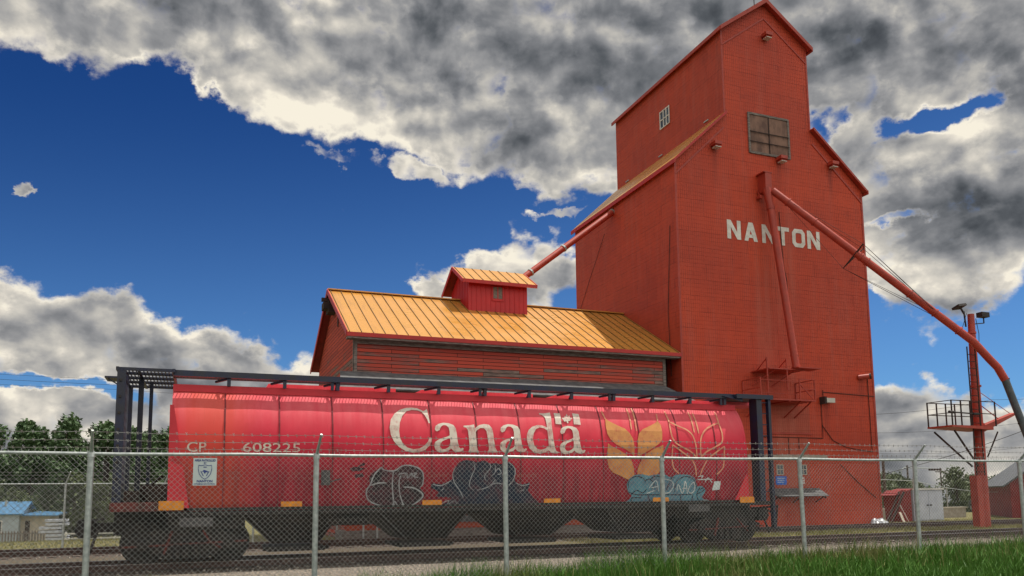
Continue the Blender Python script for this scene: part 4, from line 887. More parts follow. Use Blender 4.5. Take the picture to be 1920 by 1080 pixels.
for s_, a, b2, z0_, z1_ in (('LD LMT', -.16, .28, 2.20, 2.28), ('91 450K', .34, .98, 2.20, 2.28), ('201600', 1.22, 1.68, 2.205, 2.29), ('LT WT', -.16, .22, 2.09, 2.17), ('91 450L', .34, .98, 2.09, 2.17), ('61400', 1.30, 1.68, 2.095, 2.175),
                          ('CAP', .50, .80, 1.94, 2.0), ('4550 CU FT', 1.10, 1.74, 1.94, 2.01), ('LUBE', 2.0, 2.3, 2.2, 2.26), ('27 10 72', 2.4, 2.9, 2.2, 2.26), ('BLT', 2.0, 2.2, 2.09, 2.15), ('IN SERVICE', 2.3, 2.9, 2.09, 2.15),
                          ('Gover', 5.33, 5.89, 2.13, 2.26), ('ement', 7.72, 8.27, 2.125, 2.235)):
    h = MB(); tank_text(h, s_, a, b2, z0_, z1_, .004); h.build('stencil_text', 'faint_tan', body)
h = MB()
strokes([[(2.95, 2.83), (3.21, 2.83)], [(2.95, 2.73), (3.21, 2.73)], [(2.95, 2.73), (2.95, 2.83)], [(3.21, 2.73), (3.21, 2.83)], [(3.0, 2.78), (3.16, 2.78)]], .012, 'faint_tan', 'stencil_box', .004)
paint([[[(13.72, 1.74), (13.98, 1.76), (14.02, 2.0), (13.80, 2.0)]]], 'sign_white', 'paper_tag', .006)
# triangular gusset at left end, flange, side sill
h = MB(); h.prism([(-.56, 1.40), (-.10, 1.40), (-.50, 3.75), (-.58, 3.75)], 'y', YC-1.60, YC-1.575); h.prism([(14.45, 1.4), (14.98, 1.4), (14.98, 2.3)], 'y', YC-1.60, YC-1.575); h.build('end_gusset', 'flange_red', RC)
h = MB(); h.box(X0, X1-.04, YC-1.21, YC-1.17, 4.105, 4.27); h.box(X0, X1-.04, YC+1.17, YC+1.21, 4.105, 4.27); h.build('roof_flange', 'flange_red', RC)
h = MB(); h.box(X0, X1, YC-1.60, YC-1.50, 1.40, 1.46); h.box(X0-.02, X1+.02, YC-1.58, YC+1.58, 1.30, 1.385); h.build('side_sill', 'black_steel', RC)
# end platforms and coupler
for sx, xa, xb in ((-1, -1.70, X0), (1, X1, 16.0)):
    h = MB(); h.box(xa, xb, YC-1.56, YC+1.56, 1.40, 1.60) if sx < 0 else h.box(xa, xb, YC-1.45, YC+1.45, 1.30, 1.42); dk = h.build('end_deck', 'rusty_deck' if sx < 0 else 'black_steel', RC)
    h = MB(); xm = xa if sx < 0 else xb
    h.box(min(xm, xm-sx*1.2), max(xm, xm-sx*1.2), YC-.32, YC+.32, .85, 1.39)
    h.box(min(xm, xm+sx*.45), max(xm, xm+sx*.45), YC-.13, YC+.13, .92, 1.14); h.prism([(xm+sx*.40, .80), (xm+sx*.72, .80), (xm+sx*.80, .95), (xm+sx*.74, 1.22), (xm+sx*.42, 1.22)], 'y', YC-.2, YC+.2)
    h.bar((xm+sx*.1, YC-1.4, 1.25), (xm+sx*.45, YC-.2, 1.2), .05); h.tube([(xm+sx*.3, YC-.5, 1.0), (xm+sx*.42, YC-.6, .55), (xm+sx*.46, YC-.6, .45)], .035, 6)
    h.build('coupler', 'black_steel', RC)
h = MB(); h.box(-1.45, -1.15, 19.4, 19.8, 1.61, 1.85); h.box(-1.0, -.6, 19.6, 20.6, 1.61, 1.95); h.tube([(-1.2, 20.9, 1.8), (-.62, 20.9, 1.8)], .22, 10); h.bar((-1.4, 20.2, 1.61), (-.7, 20.2, 2.2), .06); h.build('brake_gear', 'dark_wood', RC)
# end frames: posts, roof platforms
def grate(x0, x1, y0, y1, z, name, stepx, lines, mat='navy_steel', par=RC, wd=.02):
    g_ = MB(); x = x0
    while x < x1-.005: g_.box(x, x+wd, y0, y1, z-.03, z+.0); x += stepx
    for y in lines: g_.box(x0, x1, y-.035, y+.035, z-.055, z+.012)
    return g_.build(name, mat, par)
ZP = 4.55
h = MB()
h.box(-1.67, -1.49, 19.25, 20.15, 1.60, ZP-.06); h.box(-1.30, -1.19, 20.3, 20.42, 1.60, ZP-.06); h.box(-1.10, -1.02, 21.0, 21.1, 1.6, ZP-.06); h.box(-1.67, -1.55, 22.15, 22.3, 1.6, ZP-.06); h.build('end_post', 'navy_steel', RC)
h = MB()
for i in range(8): h.bar((-1.60, 19.21, 1.75+.36*i), (-1.60, 19.245, 1.75+.36*i), .05); 
h.bar((-1.45, 20.36, 2.2), (-1.2, 20.36, 2.2), .03); h.tube([(-1.95, 20.9, 2.1), (-1.95, 20.9, 2.55)], .06, 8); h.bar((-1.95, 20.9, 2.35), (-1.55, 20.9, 2.35), .05); h.build('hand_brake', 'black_steel', RC)
gp = grate(-1.70, -.50, 19.25, 22.3, ZP, 'roof_platform', .075, [19.29, 19.95, 20.7, 21.45, 22.27]); 
h = MB(); h.box(-.56, -.50, 19.25, 22.3, ZP-.06, ZP+.02); h.box(-1.70, -1.64, 19.25, 22.3, ZP-.058, ZP+.02); h.box(-1.27, -1.21, 19.25, 22.3, ZP-.07, ZP-.058); h.build('platform_frame', 'navy_steel', RC)
h = MB(); h.box(-2.05, -1.705, 20.6, 21.3, ZP-.05, ZP-.01); h.bar((-1.98, 20.7, ZP-.06), (-1.68, 20.7, ZP-.25), .03); h.build('corner_step', 'navy_steel', RC)
h = MB()
h.box(15.47, 15.66, 19.27, 19.62, 1.42, ZP-.09); h.box(15.90, 15.99, 19.27, 19.40, .62, ZP-.09); h.box(15.45, 15.55, 22.0, 22.2, 1.42, ZP-.09); h.box(15.02, 15.12, 20.6, 20.72, 1.42, ZP-.09)
h.build('end_post', 'navy_steel', RC)
h = MB()
for i in range(9): h.bar((15.66, 19.34, 1.7+.33*i), (15.90, 19.34, 1.7+.33*i), .025)
h.build('end_ladder', 'navy_steel', RC)
h = MB(); h.box(15.4, 16.15, 19.28, 19.36, .58, .64); h.bar((16.0, 19.32, .6), (16.1, 19.32, 1.3), .04); h.bar((15.8, 19.6, 1.25), (16.12, 19.4, .95), .05); h.build('stirrup_step', 'black_steel', RC)
h = MB(); h.box(14.7, 16.02, 19.25, 22.3, ZP-.075, ZP-.0); h.prism([(14.3, ZP-.06), (15.0, ZP-.08), (15.0, ZP-.2)], 'y', 19.3, 19.36); h.box(14.72, 16.04, 19.20, 19.248, ZP-.12, ZP+.01); h.build('roof_platform', 'navy_steel', RC)
# running boards with outer tube
for s_ in (-1, 1):
    yo = YC+s_*1.37
    h = MB(); h.box(X0, 14.75, yo-.055, yo+.055, 4.43, 4.565); h.build('edge_beam', 'navy_steel', RC)
    h = MB(); ya, yb = sorted((YC+s_*.75, YC+s_*1.31)); x = X0+.02
    while x < 14.9: h.box(x, x+.009, ya, yb, 4.47, 4.50); x += .075
    for k in range(5): y = ya+(yb-ya)*k/4; h.box(X0, 14.9, y-.008, y+.008, 4.465, 4.505)
    h.build('running_board', 'steel_grate', RC)
    h = MB(); k = 0
    for x in (.65, 1.9, 3.15, 4.4, 5.7, 6.95, 8.2, 9.45, 10.75, 12.0, 13.25, 14.45):
        w_ = .10 if k % 3 == 2 else .05
        h.bar((x, yo, 4.43), (x, YC+s_*1.19, 4.25), .03, w_, up=(1, 0, 0)); h.bar((x, yo-s_*.02, 4.42), (x-.28, YC+s_*1.0, 4.38), .05); h.box(x-.04, x+.04, min(yo, yo-s_*.05), max(yo, yo-s_*.05), 4.24, 4.43)
        if k % 3 == 2: h.box(x-.17, x-.10, min(yo, yo-s_*.05), max(yo, yo-s_*.05), 4.24, 4.43)
        k += 1
    h.build('board_bracket', 'navy_steel', RC)
h = MB()
for k in range(4): x = 1.6+3.9*k; h.box(x, x+3.2, YC-.42, YC+.42, 4.375, 4.47)
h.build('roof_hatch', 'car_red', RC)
# hopper chutes
for xa, xb, ba, bb in ((1.05, 3.25, 1.75, 2.85), (4.1, 6.45, 4.95, 6.05), (7.15, 9.75, 7.9, 9.0), (10.25, 12.75, 11.1, 12.2)):
    h = MB(); zt, zb_ = 1.295, .60
    vs = [(xa, YC-1.5, zt), (xb, YC-1.5, zt), (xb, YC+1.5, zt), (xa, YC+1.5, zt), (ba, YC-.75, zb_), (bb, YC-.75, zb_), (bb, YC+.75, zb_), (ba, YC+.75, zb_)]
    h.add(vs, [(0, 1, 5, 4), (1, 2, 6, 5), (2, 3, 7, 6), (3, 0, 4, 7), (4, 5, 6, 7), (3, 2, 1, 0)])
    ch_ = h.build('hopper_chute', 'black_steel', RC)
    h = MB(); h.box(ba-.12, bb+.12, YC-.85, YC+.85, .40, .50); h.tube([(ba-.2, YC-.6, .45), (bb+.25, YC-.6, .45)], .04, 8)
    h.bar((xa+.1, YC-1.49, zt-.05), (ba+.05, YC-.80, zb_), .06); h.bar((xb-.1, YC-1.49, zt-.05), (bb-.05, YC-.80, zb_), .06); h.build('outlet_gate', 'black_steel', ch_)
h = MB()
for xa, xb in ((-.54, 1.1), (12.7, 14.96)): h.box(xa, xb, YC-1.2, YC+1.2, .98, 1.296)
h.box(1, 13, YC-.16, YC+.16, 1.2, 1.296); h.build('centre_sill', 'black_steel', RC)
# trucks
def truck(xc):
    t = MB()
    for s_ in (-1, 1):
        y = YC+s_*1.0
        sf = [(-1.20, .52), (-1.24, .74), (-.98, .84), (-.55, .98), (.55, .98), (.98, .84), (1.24, .74), (1.20, .52), (.78, .50), (.42, .30), (-.42, .30), (-.78, .50)]
        t.prism([(xc+a, b2+.02) for a, b2 in sf], 'y', min(y, y+s_*.14), max(y, y+s_*.14))
    t.box(xc-.22, xc+.22, YC-1.1, YC+1.1, .62, .94)
    fr = t.build('truck_frame', 'black_steel', RC)
    sp_ = MB()
    for s_ in (-1, 1):
        for dx in (-.2, 0, .2): sp_.tube([(xc+dx, YC+s_*1.17, .36), (xc+dx, YC+s_*1.17, .66)], .085, 10)
    sp_.build('spring', 'black_steel', fr)
    sp_ = MB()
    for s_ in (-1, 1):
        for dx in (-.89, .89): sp_.tube([(xc+dx, YC+s_*1.14, .67), (xc+dx, YC+s_*1.25, .67)], .12, 12)
    sp_.build('bearing_cap', 'black_steel', fr)
    for dx in (-.89, .89):
        wm = MB()
        for s_ in (-1, 1):
            y = YC+s_*.75; rp = [(-.068, .47), (-.060, .495), (-.035, .497), (-.025, .463), (.068, .455)]
            pts = [(xc+dx, y+s_*a, .685) for a, _ in rp]; wm.tube(pts, [b2 for _, b2 in rp], 28)
            wm.tube([(xc+dx, y+s_*.069, .685), (xc+dx, y+s_*.11, .685)], [.16, .13], 14)
        wm.tube([(xc+dx, YC-.74, .685), (xc+dx, YC+.74, .685)], .08, 10)
        wm.build('wheelset', 'black_steel', RC)
truck(-.15); truck(14.45)
for xc in (-.15, 14.45):
    h = MB(); h.bar((xc-1.3, YC-1.2, .62), (xc+1.3, YC-1.2, .70), .035); h.bar((xc-.45, YC-1.22, .45), (xc-.30, YC-1.22, .95), .05); h.tube([(xc+.35, YC-1.2, .95), (xc+.5, YC-1.3, .7), (xc+.75, YC-1.2, .55)], .022, 6); h.build('brake_rigging', 'rusty_deck', RC)
h = MB(); h.tube([(2.95, YC-1.25, 1.12), (3.95, YC-1.25, 1.12)], .13, 12); h.build('air_reservoir', 'black_steel', RC)
# reflectors and small plates
for xa, xb, za, zb_ in ((-.73, -.22, 1.42, 1.62), (1.85, 2.32, 1.46, 1.58), (5.20, 5.69, 1.45, 1.57), (8.46, 8.93, 1.46, 1.57), (11.74, 12.24, 1.45, 1.56), (14.64, 15.14, 1.38, 1.55)):
    h = MB(); h.box(xa, xb, YC-1.625, YC-1.612, za, zb_); h.build('orange_reflector', 'orange_reflector', RC)
h = MB(); h.box(-.3, .4, YC-1.58, YC-1.56, 1.05, 1.25); h.box(2.75, 2.95, YC-1.66, YC-1.60, 1.95, 2.3); h.bar((2.85, YC-1.66, 2.0), (3.2, YC-1.66, 2.1), .03); h.box(12.9, 13.6, YC-1.60, YC-1.585, 1.15, 1.35); h.build('side_fitting', 'steel_grate', RC)

# ------------------------------------------------------------------ chain link fence in front
FY = 12.30; FT = 2.29; FX0, FX1 = -7.4, 26.0
FN = thing('chain_link_fence', 'long galvanised chain link fence topped with barbed wire in front of the railcar', 'fence', (9, FY, .1))
posts = [-4.39, -1.34, 1.69, 4.74, 7.74, 10.82, 13.80, 16.90, 19.95, 23.0]
lean = {10.82: .03, 13.80: -.02, 4.74: .01}
for x in posts:
    l = lean.get(x, 0)
    h = MB(); h.tube([(x+l, FY, 0), (x, FY, FT-.05)], .042, 12); h.tube([(x, FY, FT-.05), (x, FY, FT+.03)], [.052, .046], 12)
    h.tube([(x, FY, FT-.32), (x, FY, FT-.28)], .046, 10); po = h.build('post', 'galvanised', FN, smooth=True)
    h = MB(); h.tube([(x, FY, FT), (x+.03, FY-.26, FT+.30)], [.026, .018], 8); h.build('outrigger_arm', 'galvanised', po)
h = MB(); pts = []
x = FX0
while x <= FX1: pts.append((x, FY, FT+.006*math.sin(x*1.9))); x += .8
h.tube(pts, .024, 10); h.build('top_rail', 'galvanised', FN, smooth=True)
# woven wire: two families of diagonals
h = MB(); D = .078; z0_, z1_ = .12, FT-.01; hh = z1_-z0_; rw = .0024
def wire(mb_, p, q_, r):
    p = Vector(p); q_ = Vector(q_); d = (q_-p).normalized(); a = Vector((0, 1, 0)); c = d.cross(a).normalized()*r; a = a*r
    mb_.add([p-c, p+a*.9, p+c, p-a*.9, q_-c, q_+a*.9, q_+c, q_-a*.9], [(0, 4, 5, 1), (1, 5, 6, 2), (2, 6, 7, 3), (3, 7, 4, 0)])
n_ = int((FX1-FX0)/D)
rnd = random.Random(5)
for i in range(-int(hh/D)-1, n_):
    x = FX0+i*D
    for s_ in (1, -1):
        xa, xb, za, zb_ = x, x+hh, z0_, z1_
        if s_ < 0: za, zb_ = z1_, z0_
        if xa < FX0: t = (FX0-xa)/hh; za = za+(zb_-za)*t; xa = FX0
        if xb > FX1: continue
        # gentle sag / bow of the fabric
        k = 3; P_ = []
        for j in range(k+1):
            t = j/k; xx = xa+(xb-xa)*t; zz_ = za+(zb_-za)*t
            P_.append((xx, FY+.03*s_*0+.05+.018*math.sin(xx*1.1+zz_*2), zz_+.006*math.sin(xx*2.3)))
        for j in range(k): wire(h, P_[j], P_[j+1], rw)
for i in range(n_):
    x = FX0+i*D; h.bar((x, FY+.03, FT+.0), (x+rnd.uniform(-.006, .006), FY+.03, FT+.055+rnd.uniform(-.01, .01)), .007)
h.build('chain_link_mesh', 'wire', FN)
for k, (f_, sag) in enumerate(((.95, .018), (.62, .022), (.28, .014))):
    h = MB(); pts = []
    for i in range(len(posts)-1):
        for t in (0, .25, .5, .75):
            xx = posts[i]+(posts[i+1]-posts[i])*t; pts.append((xx+.03*f_, FY-.26*f_, FT+.30*f_-sag*4*t*(1-t)))
    h.tube(pts, .0042, 4)
    x = posts[0]
    while x < posts[-1]:
        zc = FT+.30*f_-sag*.6; yc_ = FY-.26*f_
        h.bar((x, yc_, zc-.022), (x+.012, yc_, zc+.022), .005); h.bar((x-.01, yc_-.01, zc+.018), (x+.02, yc_+.01, zc-.018), .005); x += .125
    h.build('barbed_wire', 'barb_wire', FN)
# patrol sign hung on the fence
SG = thing('patrol_sign', 'small white patrol notice with blue shield emblem hung on the chain link fence', 'sign', (.12, 12.22, 1.84))
SX, SZ, SW, SH = -.035, 1.845, .315, .39; sy = 12.225
h = MB(); h.box(SX, SX+SW, sy, sy+.004, SZ, SZ+SH); h.build('panel', 'sign_white', SG)
h = MB()
flat_text(h, 'AREA PATROLLED', SX+.02, SX+SW-.02, SZ+.342, SZ+.372, sy-.002, .0016)
flat_text(h, 'BY', SX+.14, SX+.175, SZ+.310, SZ+.330, sy-.002, .001)
flat_text(h, 'NANTON', SX+.055, SX+SW-.055, SZ+.045, SZ+.078, sy-.002, .0022)
flat_text(h, 'CITIZENS ON PATROL', SX+.015, SX+SW-.015, SZ+.012, SZ+.031, sy-.002, .001)
h.build('lettering', 'ink_blue', SG)
h = MB(); cx_, cz_ = SX+SW/2, SZ+.195
sh_ = [(-.085, .095), (-.05, .085), (0, .10), (.05, .085), (.085, .095), (.09, .04), (.075, -.03), (.04, -.08), (0, -.105), (-.04, -.08), (-.075, -.03), (-.09, .04)]
for i in range(len(sh_)):
    a, b2 = sh_[i], sh_[(i+1) % len(sh_)]; h.bar((cx_+a[0], sy-.003, cz_+a[1]), (cx_+b2[0], sy-.003, cz_+b2[1]), .004, .008)
h.prism([(cx_-.04, cz_+.0), (cx_-.015, cz_+.028), (cx_+.01, cz_+.02), (cx_+.035, cz_+.012), (cx_+.04, cz_-.01), (cx_+.012, cz_-.004), (cx_+.005, cz_-.026), (cx_-.012, cz_-.022), (cx_-.012, cz_-.002)], 'y', sy-.004, sy-.001)
for s_ in (-1, 1): h.bar((cx_+s_*.055, sy-.003, cz_+.01), (cx_+s_*.02, sy-.003, cz_-.06), .003, .010)
h.box(cx_-.022, cx_+.022, sy-.004, sy-.001, cz_+.06, cz_+.072); h.build('shield_emblem', 'ink_blue', SG)

# ------------------------------------------------------------------ grass
def blades(name, mat, n_, fx, fh, fy, seed, label, wd=.010):
    rn = random.Random(seed); vs = []; fs = []
    for k in range(n_):
        x = fx(rn); y = fy(rn, x); z = H(x, y)-.02; hgt = fh(rn, x, y)
        if hgt < .03: continue
        a = rn.uniform(0, 6.28); w_ = wd*rn.uniform(.6, 1.4); lx = rn.gauss(.06, .22)*hgt; ly = rn.gauss(0, .22)*hgt
        dx, dy = math.cos(a)*w_/2, math.sin(a)*w_/2; o = len(vs)
        vs += [(x-dx, y-dy, z), (x+dx, y+dy, z), (x+lx*.35-dx*.8, y+ly*.35-dy*.8, z+hgt*.55), (x+lx*.35+dx*.8, y+ly*.35+dy*.8, z+hgt*.55), (x+lx, y+ly, z+hgt*(.97 if abs(lx) < .3*hgt else .82))]
        fs += [(o, o+1, o+3, o+2), (o+2, o+3, o+4)]
    mb_ = MB(); mb_.v = vs; mb_.f = fs; mb_.m = [0]*len(fs)
    me = bpy.data.meshes.new(name); me.from_pydata(vs, [], fs); me.materials.append(MATS[mat]); ob = bpy.data.objects.new(name, me); COL.objects.link(ob)
    return tag(ob, label, 'grass', kind='stuff')
from mathutils import noise as mnoise
def clump(x, y, s_=1.): return mnoise.noise(Vector((x*s_, y*s_, 3.3)))
ssf = lambda a, b2, t: (lambda q: q*q*(3-2*q))(min(1, max(0, (t-a)/(b2-a))))
blades('tall_grass', 'grass_blade', 85000, lambda r: 2.2+23.8*r.random(), lambda r, x, y: (.22*ssf(1.5, 5, x)+.14*ssf(5, 12, x)+.16*clump(x, y, .9)+.10*clump(x+9, y, 3.))*(r.uniform(.4, 1.05) if r.random() < .94 else r.uniform(1.1, 1.5)), lambda r, x: r.uniform(10.4-2.8*ssf(5, 9, x), 12.4+1.7*ssf(4, 9, x)*r.random()), 11, 'tall green grass growing along the foot of the chain link fence', .016)
blades('dry_stalks', 'dry_blade', 2600, lambda r: 2+24*r.random(), lambda r, x, y: (.35+.15*ssf(3, 10, x)+.2*clump(x, y, 2.))*r.uniform(.7, 1.3), lambda r, x: r.uniform(9.5, 14.2), 15, 'thin pale stalks scattered through the green verge', .008)
blades('sparse_grass', 'grass_blade', 17000, lambda r: r.uniform(-7, 9), lambda r, x, y: (.36+.10*ssf(1, 5, x)+.30*clump(x, y, 1.3)+.10*math.exp(-((x-.3)/1.2)**2))*r.uniform(.5, 1.15), lambda r, x: r.uniform(11.0, 14.2), 12, 'sparse tufts of grass in the gravel beside the fence', .011)
blades('track_weeds', 'dry_blade', 26000, lambda r: r.uniform(12, 44), lambda r, x, y: (.13+.12*clump(x, y, .6))*r.uniform(.4, 1.2), lambda r, x: r.uniform(22.7, 26.1) if r.random() < .6 else r.uniform(28.6, 33.5), 13, 'dry yellowish weeds between the two railway tracks', .018)
blades('dry_verge_grass', 'dry_blade', 16000, lambda r: r.uniform(-20, 5), lambda r, x, y: (.10+.08*clump(x, y, .5))*r.uniform(.4, 1.2), lambda r, x: r.uniform(29.3, 48), 14, 'dry yellow grass on the slope behind the tracks', .03)

# ------------------------------------------------------------------ trees
def make_tree(seed, hgt, rad, leaf, n_, mat, name, trunk=.18, base=.25):
    rn = random.Random(seed); t = thing(name, None, 'tree', (0, 0, 0))
    del t['category']
    clumps = []
    for k in range(64):
        u = rn.random(); z = hgt*(base+(1-base)*u); rmax = rad*(math.sin(math.pi*min(.97, .12+.86*u**.9))**.6)
        a = rn.uniform(0, 6.28); rr_ = rmax*rn.uniform(.2, .85)
        clumps.append((rr_*math.cos(a), rr_*math.sin(a), z, rad*rn.uniform(.20, .38)*(1.15-.5*u), rn.uniform(.9, 1.5)))
    tr = MB(); tr.tube([(0, 0, -.3), (.1, 0, hgt*.4), (0, .1, hgt*.85)], [trunk, trunk*.7, trunk*.2], 8)
    for c in clumps[::2]: tr.tube([(0, 0, c[2]*.55), (c[0]*.5, c[1]*.5, c[2]*.82), c[:3]], [trunk*.35, trunk*.22, trunk*.06], 5)
    tr.build('trunk', 'bark', t)
    vs = []; fs = []
    for k in range(n_):
        c = rn.choice(clumps)
        while True:
            p = Vector((rn.gauss(0, .5), rn.gauss(0, .5), rn.gauss(0, .5)))
            if p.length < 1.25: break
        p = Vector((c[0]+p.x*c[3], c[1]+p.y*c[3], c[2]+p.z*c[3]*c[4]))
        n1 = Vector((rn.gauss(0, 1), rn.gauss(0, 1), rn.gauss(.5, 1))).normalized(); a = n1.orthogonal().normalized()*leaf*rn.uniform(.5, 1); b2 = n1.cross(a).normalized()*leaf*rn.uniform(.3, .6)
        o = len(vs); vs += [p-a, p+b2, p+a, p-b2]; fs.append((o, o+1, o+2, o+3))
    me = bpy.data.meshes.new('crown'); me.from_pydata([tuple(v) for v in vs], [], fs); me.materials.append(MATS[mat]); ob = bpy.data.objects.new('crown', me); COL.objects.link(ob); ob.parent = t; ob['_o'] = (0, 0, 0)
    return t
protos = [make_tree(21+i, 12.6, 3.0, .30, 11000, 'leaf_dark', 'poplar_tree', base=.08) for i in range(3)]
lab = ['green poplar behind the blue-roofed house, %s', ]
tl = [(-30.5, 103, 1.0, 'tall poplar standing outermost at the left end of the row'), (-25.6, 101, .97, 'tall poplar next to the outermost one of the row'), (-20.6, 100, .97, 'broad poplar directly behind the blue-roofed house'), (-17.0, 101, 1.02, 'tall poplar whose top rises above the right end of the blue roof'),
      (-13.0, 99, 1.03, 'tallest poplar of the row, left of the nearest fence post'), (-9.3, 101, .99, 'poplar in line with the nearest fence post'), (-6.4, 100, .97, 'poplar just left of the hopper car end posts'), (-3.2, 101, .94, 'shorter poplar seen between the dark posts of the hopper car'),
      (.3, 104, .90, 'low poplar partly hidden by the left end of the hopper car')]
tl += [(-28, 108, 1.0, 'poplar crown filling the gap behind the two leftmost trees'), (-23, 109, 1.03, 'rear poplar left of the blue-roofed house'), (-18.8, 108, .99, 'rear poplar above the middle of the blue roof'), (-14.9, 109, 1.0, 'rear poplar just right of the blue roof ridge'),
       (-11.1, 108, 1.02, 'rear poplar above the lumber pile'), (-7.9, 109, 1.0, 'rear poplar behind the nearest fence post'), (-4.9, 108, 1.0, 'rear poplar behind the thick dark post of the hopper car'), (-1.5, 109, .97, 'rear poplar against the left edge of the red tank')]
for i, (x, y, s_, lb) in enumerate(tl):
    o = protos[i] if i < 3 else copy_tree(protos[i % 3])
    o.location = (x, y, -2.55); o.rotation_euler = (0, 0, i*2.1); o.scale = (s_, s_, s_)
    tag(o, lb, 'tree', 'poplars in a row beyond the tracks')
bp = [make_tree(41+i, 5.2, 2.6, .20, 2600, 'leaf_olive', 'leafy_shrub', .1, .1) for i in range(2)]
bl = [(-16.5, 93, 1.0, 'low dark shrub growing behind the white picket fence'), (-8.6, 95, 1.25, 'large shrub to the right of the blue-roofed house'), (-4.2, 92, 1.15, 'rounded shrub behind the coupler end of the hopper car'), (-12, 97, 1.3, 'wide shrub under the poplars behind the house'), (-21, 97, 1.35, 'wide shrub beyond the left edge of the house'), (.2, 96, 1.2, 'shrub seen under the left truck of the hopper car'),
      (66.5, 64, 1.0, 'bush seen between the elevator and the grey cabinet'), (76.5, 63, 1.02, 'bush right behind the grey steel cabinet'), (81.0, 64, .95, 'bushy crown just left of the red mast'), (86.5, 66, .90, 'bush to the right of the red mast'), (72.5, 66, .9, 'low bush behind the leaning ladder'), (94, 72, .9, 'bush beside the grey-roofed house'), (75, 70, 1.05, 'rounded bush just beyond the right edge of the elevator'), (78.3, 72, 1.0, 'low rounded bush behind the red loading box'), (79, 70, .85, 'leafy bush between cabinet and mast'), (92, 74, 1.05, 'dark bush directly behind the mast'), (69.7, 66, .95, 'bush hugging the far corner of the elevator')]
for i, (x, y, s_, lb) in enumerate(bl):
    o = bp[i] if i < 2 else copy_tree(bp[i % 2])
    o.location = (x, y, H(x, y)-.1); o.rotation_euler = (0, 0, i*1.7); o.scale = (s_, s_, s_)
    tag(o, lb, 'shrub', 'shrubs in the background')

# ------------------------------------------------------------------ left background
def gable_house(name, label, cat, x0, x1, y0, y1, zb, ze_, zr, wmat, rmat, along='x', ov=.4, wins=(), group=None):
    t = thing(name, label, cat, ((x0+x1)/2, (y0+y1)/2, zb), group)
    h = MB()
    if along == 'x':
        ym = (y0+y1)/2; h.add([(x0, y0, zb), (x0, y0, ze_), (x0, ym, zr-.05), (x0, y1, ze_), (x0, y1, zb), (x1, y0, zb), (x1, y0, ze_), (x1, ym, zr-.05), (x1, y1, ze_), (x1, y1, zb)], [(0, 1, 2, 3, 4), (9, 8, 7, 6, 5), (0, 5, 6, 1), (4, 3, 8, 9)])
        h.build('wall', wmat, t); h = MB(); k = (zr-ze_)/(ym-y0)
        for yy in (y0-ov, y1+ov): h.slab((x0-ov, yy, ze_-ov*k+.05), (x1+ov, yy, ze_-ov*k+.05), (x1+ov, ym, zr+.05), (x0-ov, ym, zr+.05), .10)
        h.build('roof', rmat, t)
    else:
        xm = (x0+x1)/2; h.add([(x0, y0, zb), (x0, y0, ze_), (xm, y0, zr-.05), (x1, y0, ze_), (x1, y0, zb), (x0, y1, zb), (x0, y1, ze_), (xm, y1, zr-.05), (x1, y1, ze_), (x1, y1, zb)], [(0, 1, 2, 3, 4), (9, 8, 7, 6, 5), (0, 5, 6, 1), (4, 3, 8, 9)])
        h.build('wall', wmat, t); h = MB(); k = (zr-ze_)/(xm-x0)
        for xx in (x0-ov, x1+ov): h.slab((xx, y0-ov, ze_-ov*k+.05), (xx, y1+ov, ze_-ov*k+.05), (xm, y1+ov, zr+.05), (xm, y0-ov, zr+.05), .10)
        h.build('roof', rmat, t)
    for xa, xb, za, zb2 in wins:
        h = MB(); h.box(xa, xb, y0-.04, y0-.005, za, zb2); wn = h.build('window', 'glass_dark', t)
        h = MB()
        for a in ((xa-.08, xa, za-.08, zb2+.08), (xb, xb+.08, za-.08, zb2+.08)): h.box(a[0], a[1], y0-.07, y0-.006, a[2], a[3])
        for z in (za-.08, zb2): h.box(xa+.001, xb-.001, y0-.07, y0-.006, z, z+.08)
        h.build('frame', 'white_paint', wn)
    return t
HS = gable_house('cottage', 'small pale cottage with bright blue metal roof behind a picket fence', 'house', -24, -15.4, 88, 95, -2.6, .55, 1.6, 'pale_siding', 'blue_roof', 'x', .4, ((-17.7, -16.8, -1.3, -.2), (-21, -19.8, -1.3, -.2)))
h = MB(); h.box(-15.39, -12.9, 88.8, 94, -2.6, .25); pw = h.build('porch', 'beige_wall', HS); h = MB(); h.slab((-15.9, 88.0, .38), (-12.3, 88.0, .30), (-12.3, 95, .50), (-15.9, 95, .70), .10); h.build('roof', 'blue_roof', pw)
h = MB(); h.box(-15.0, -14.6, 88.74, 88.79, -2.2, -.2); h.build('door', 'dark_wood', pw)
h = MB(); h.tube([(-16.9, 90, 1.2), (-16.9, 90, 1.75)], .12, 8); h.build('vent_pipe', 'galvanised', HS)
PF = thing('picket_fence', 'weathered grey picket fence in front of the blue-roofed cottage', 'fence', (-16, 80, -2.3))
h = MB(); x = -24
while x < -10.8: h.prism([(x, H(x, 80)), (x+.13, H(x, 80)), (x+.13, -.95), (x+.065, -.82), (x, -.95)], 'y', 79.97, 80.0); x += .22
h.build('picket', 'weathered_wood', PF)
h = MB()
for z in (-1.9, -1.15): h.box(-24, -10.8, 80.003, 80.05, z, z+.1)
h.build('rail', 'weathered_wood', PF)
RF = thing('rail_fence', 'low white two-rail fence to the right of the picket fence', 'fence', (-6, 62, -1.4))
for z in (-.62, -.95):
    h = MB(); h.box(-8.2, 1.0, 62, 62.05, z, z+.10); h.build('rail', 'white_paint', RF)
for x in (-8.1, -5.1, -2.1, .9): h = MB(); h.box(x, x+.1, 62.051, 62.15, H(x, 62)-.1, -.45); h.build('post', 'white_paint', RF)
LP = thing('lumber_pile', 'stack of pale boards beside the blue-roofed cottage', 'lumber pile', (-10.7, 76, -1.9))
rn = random.Random(2)
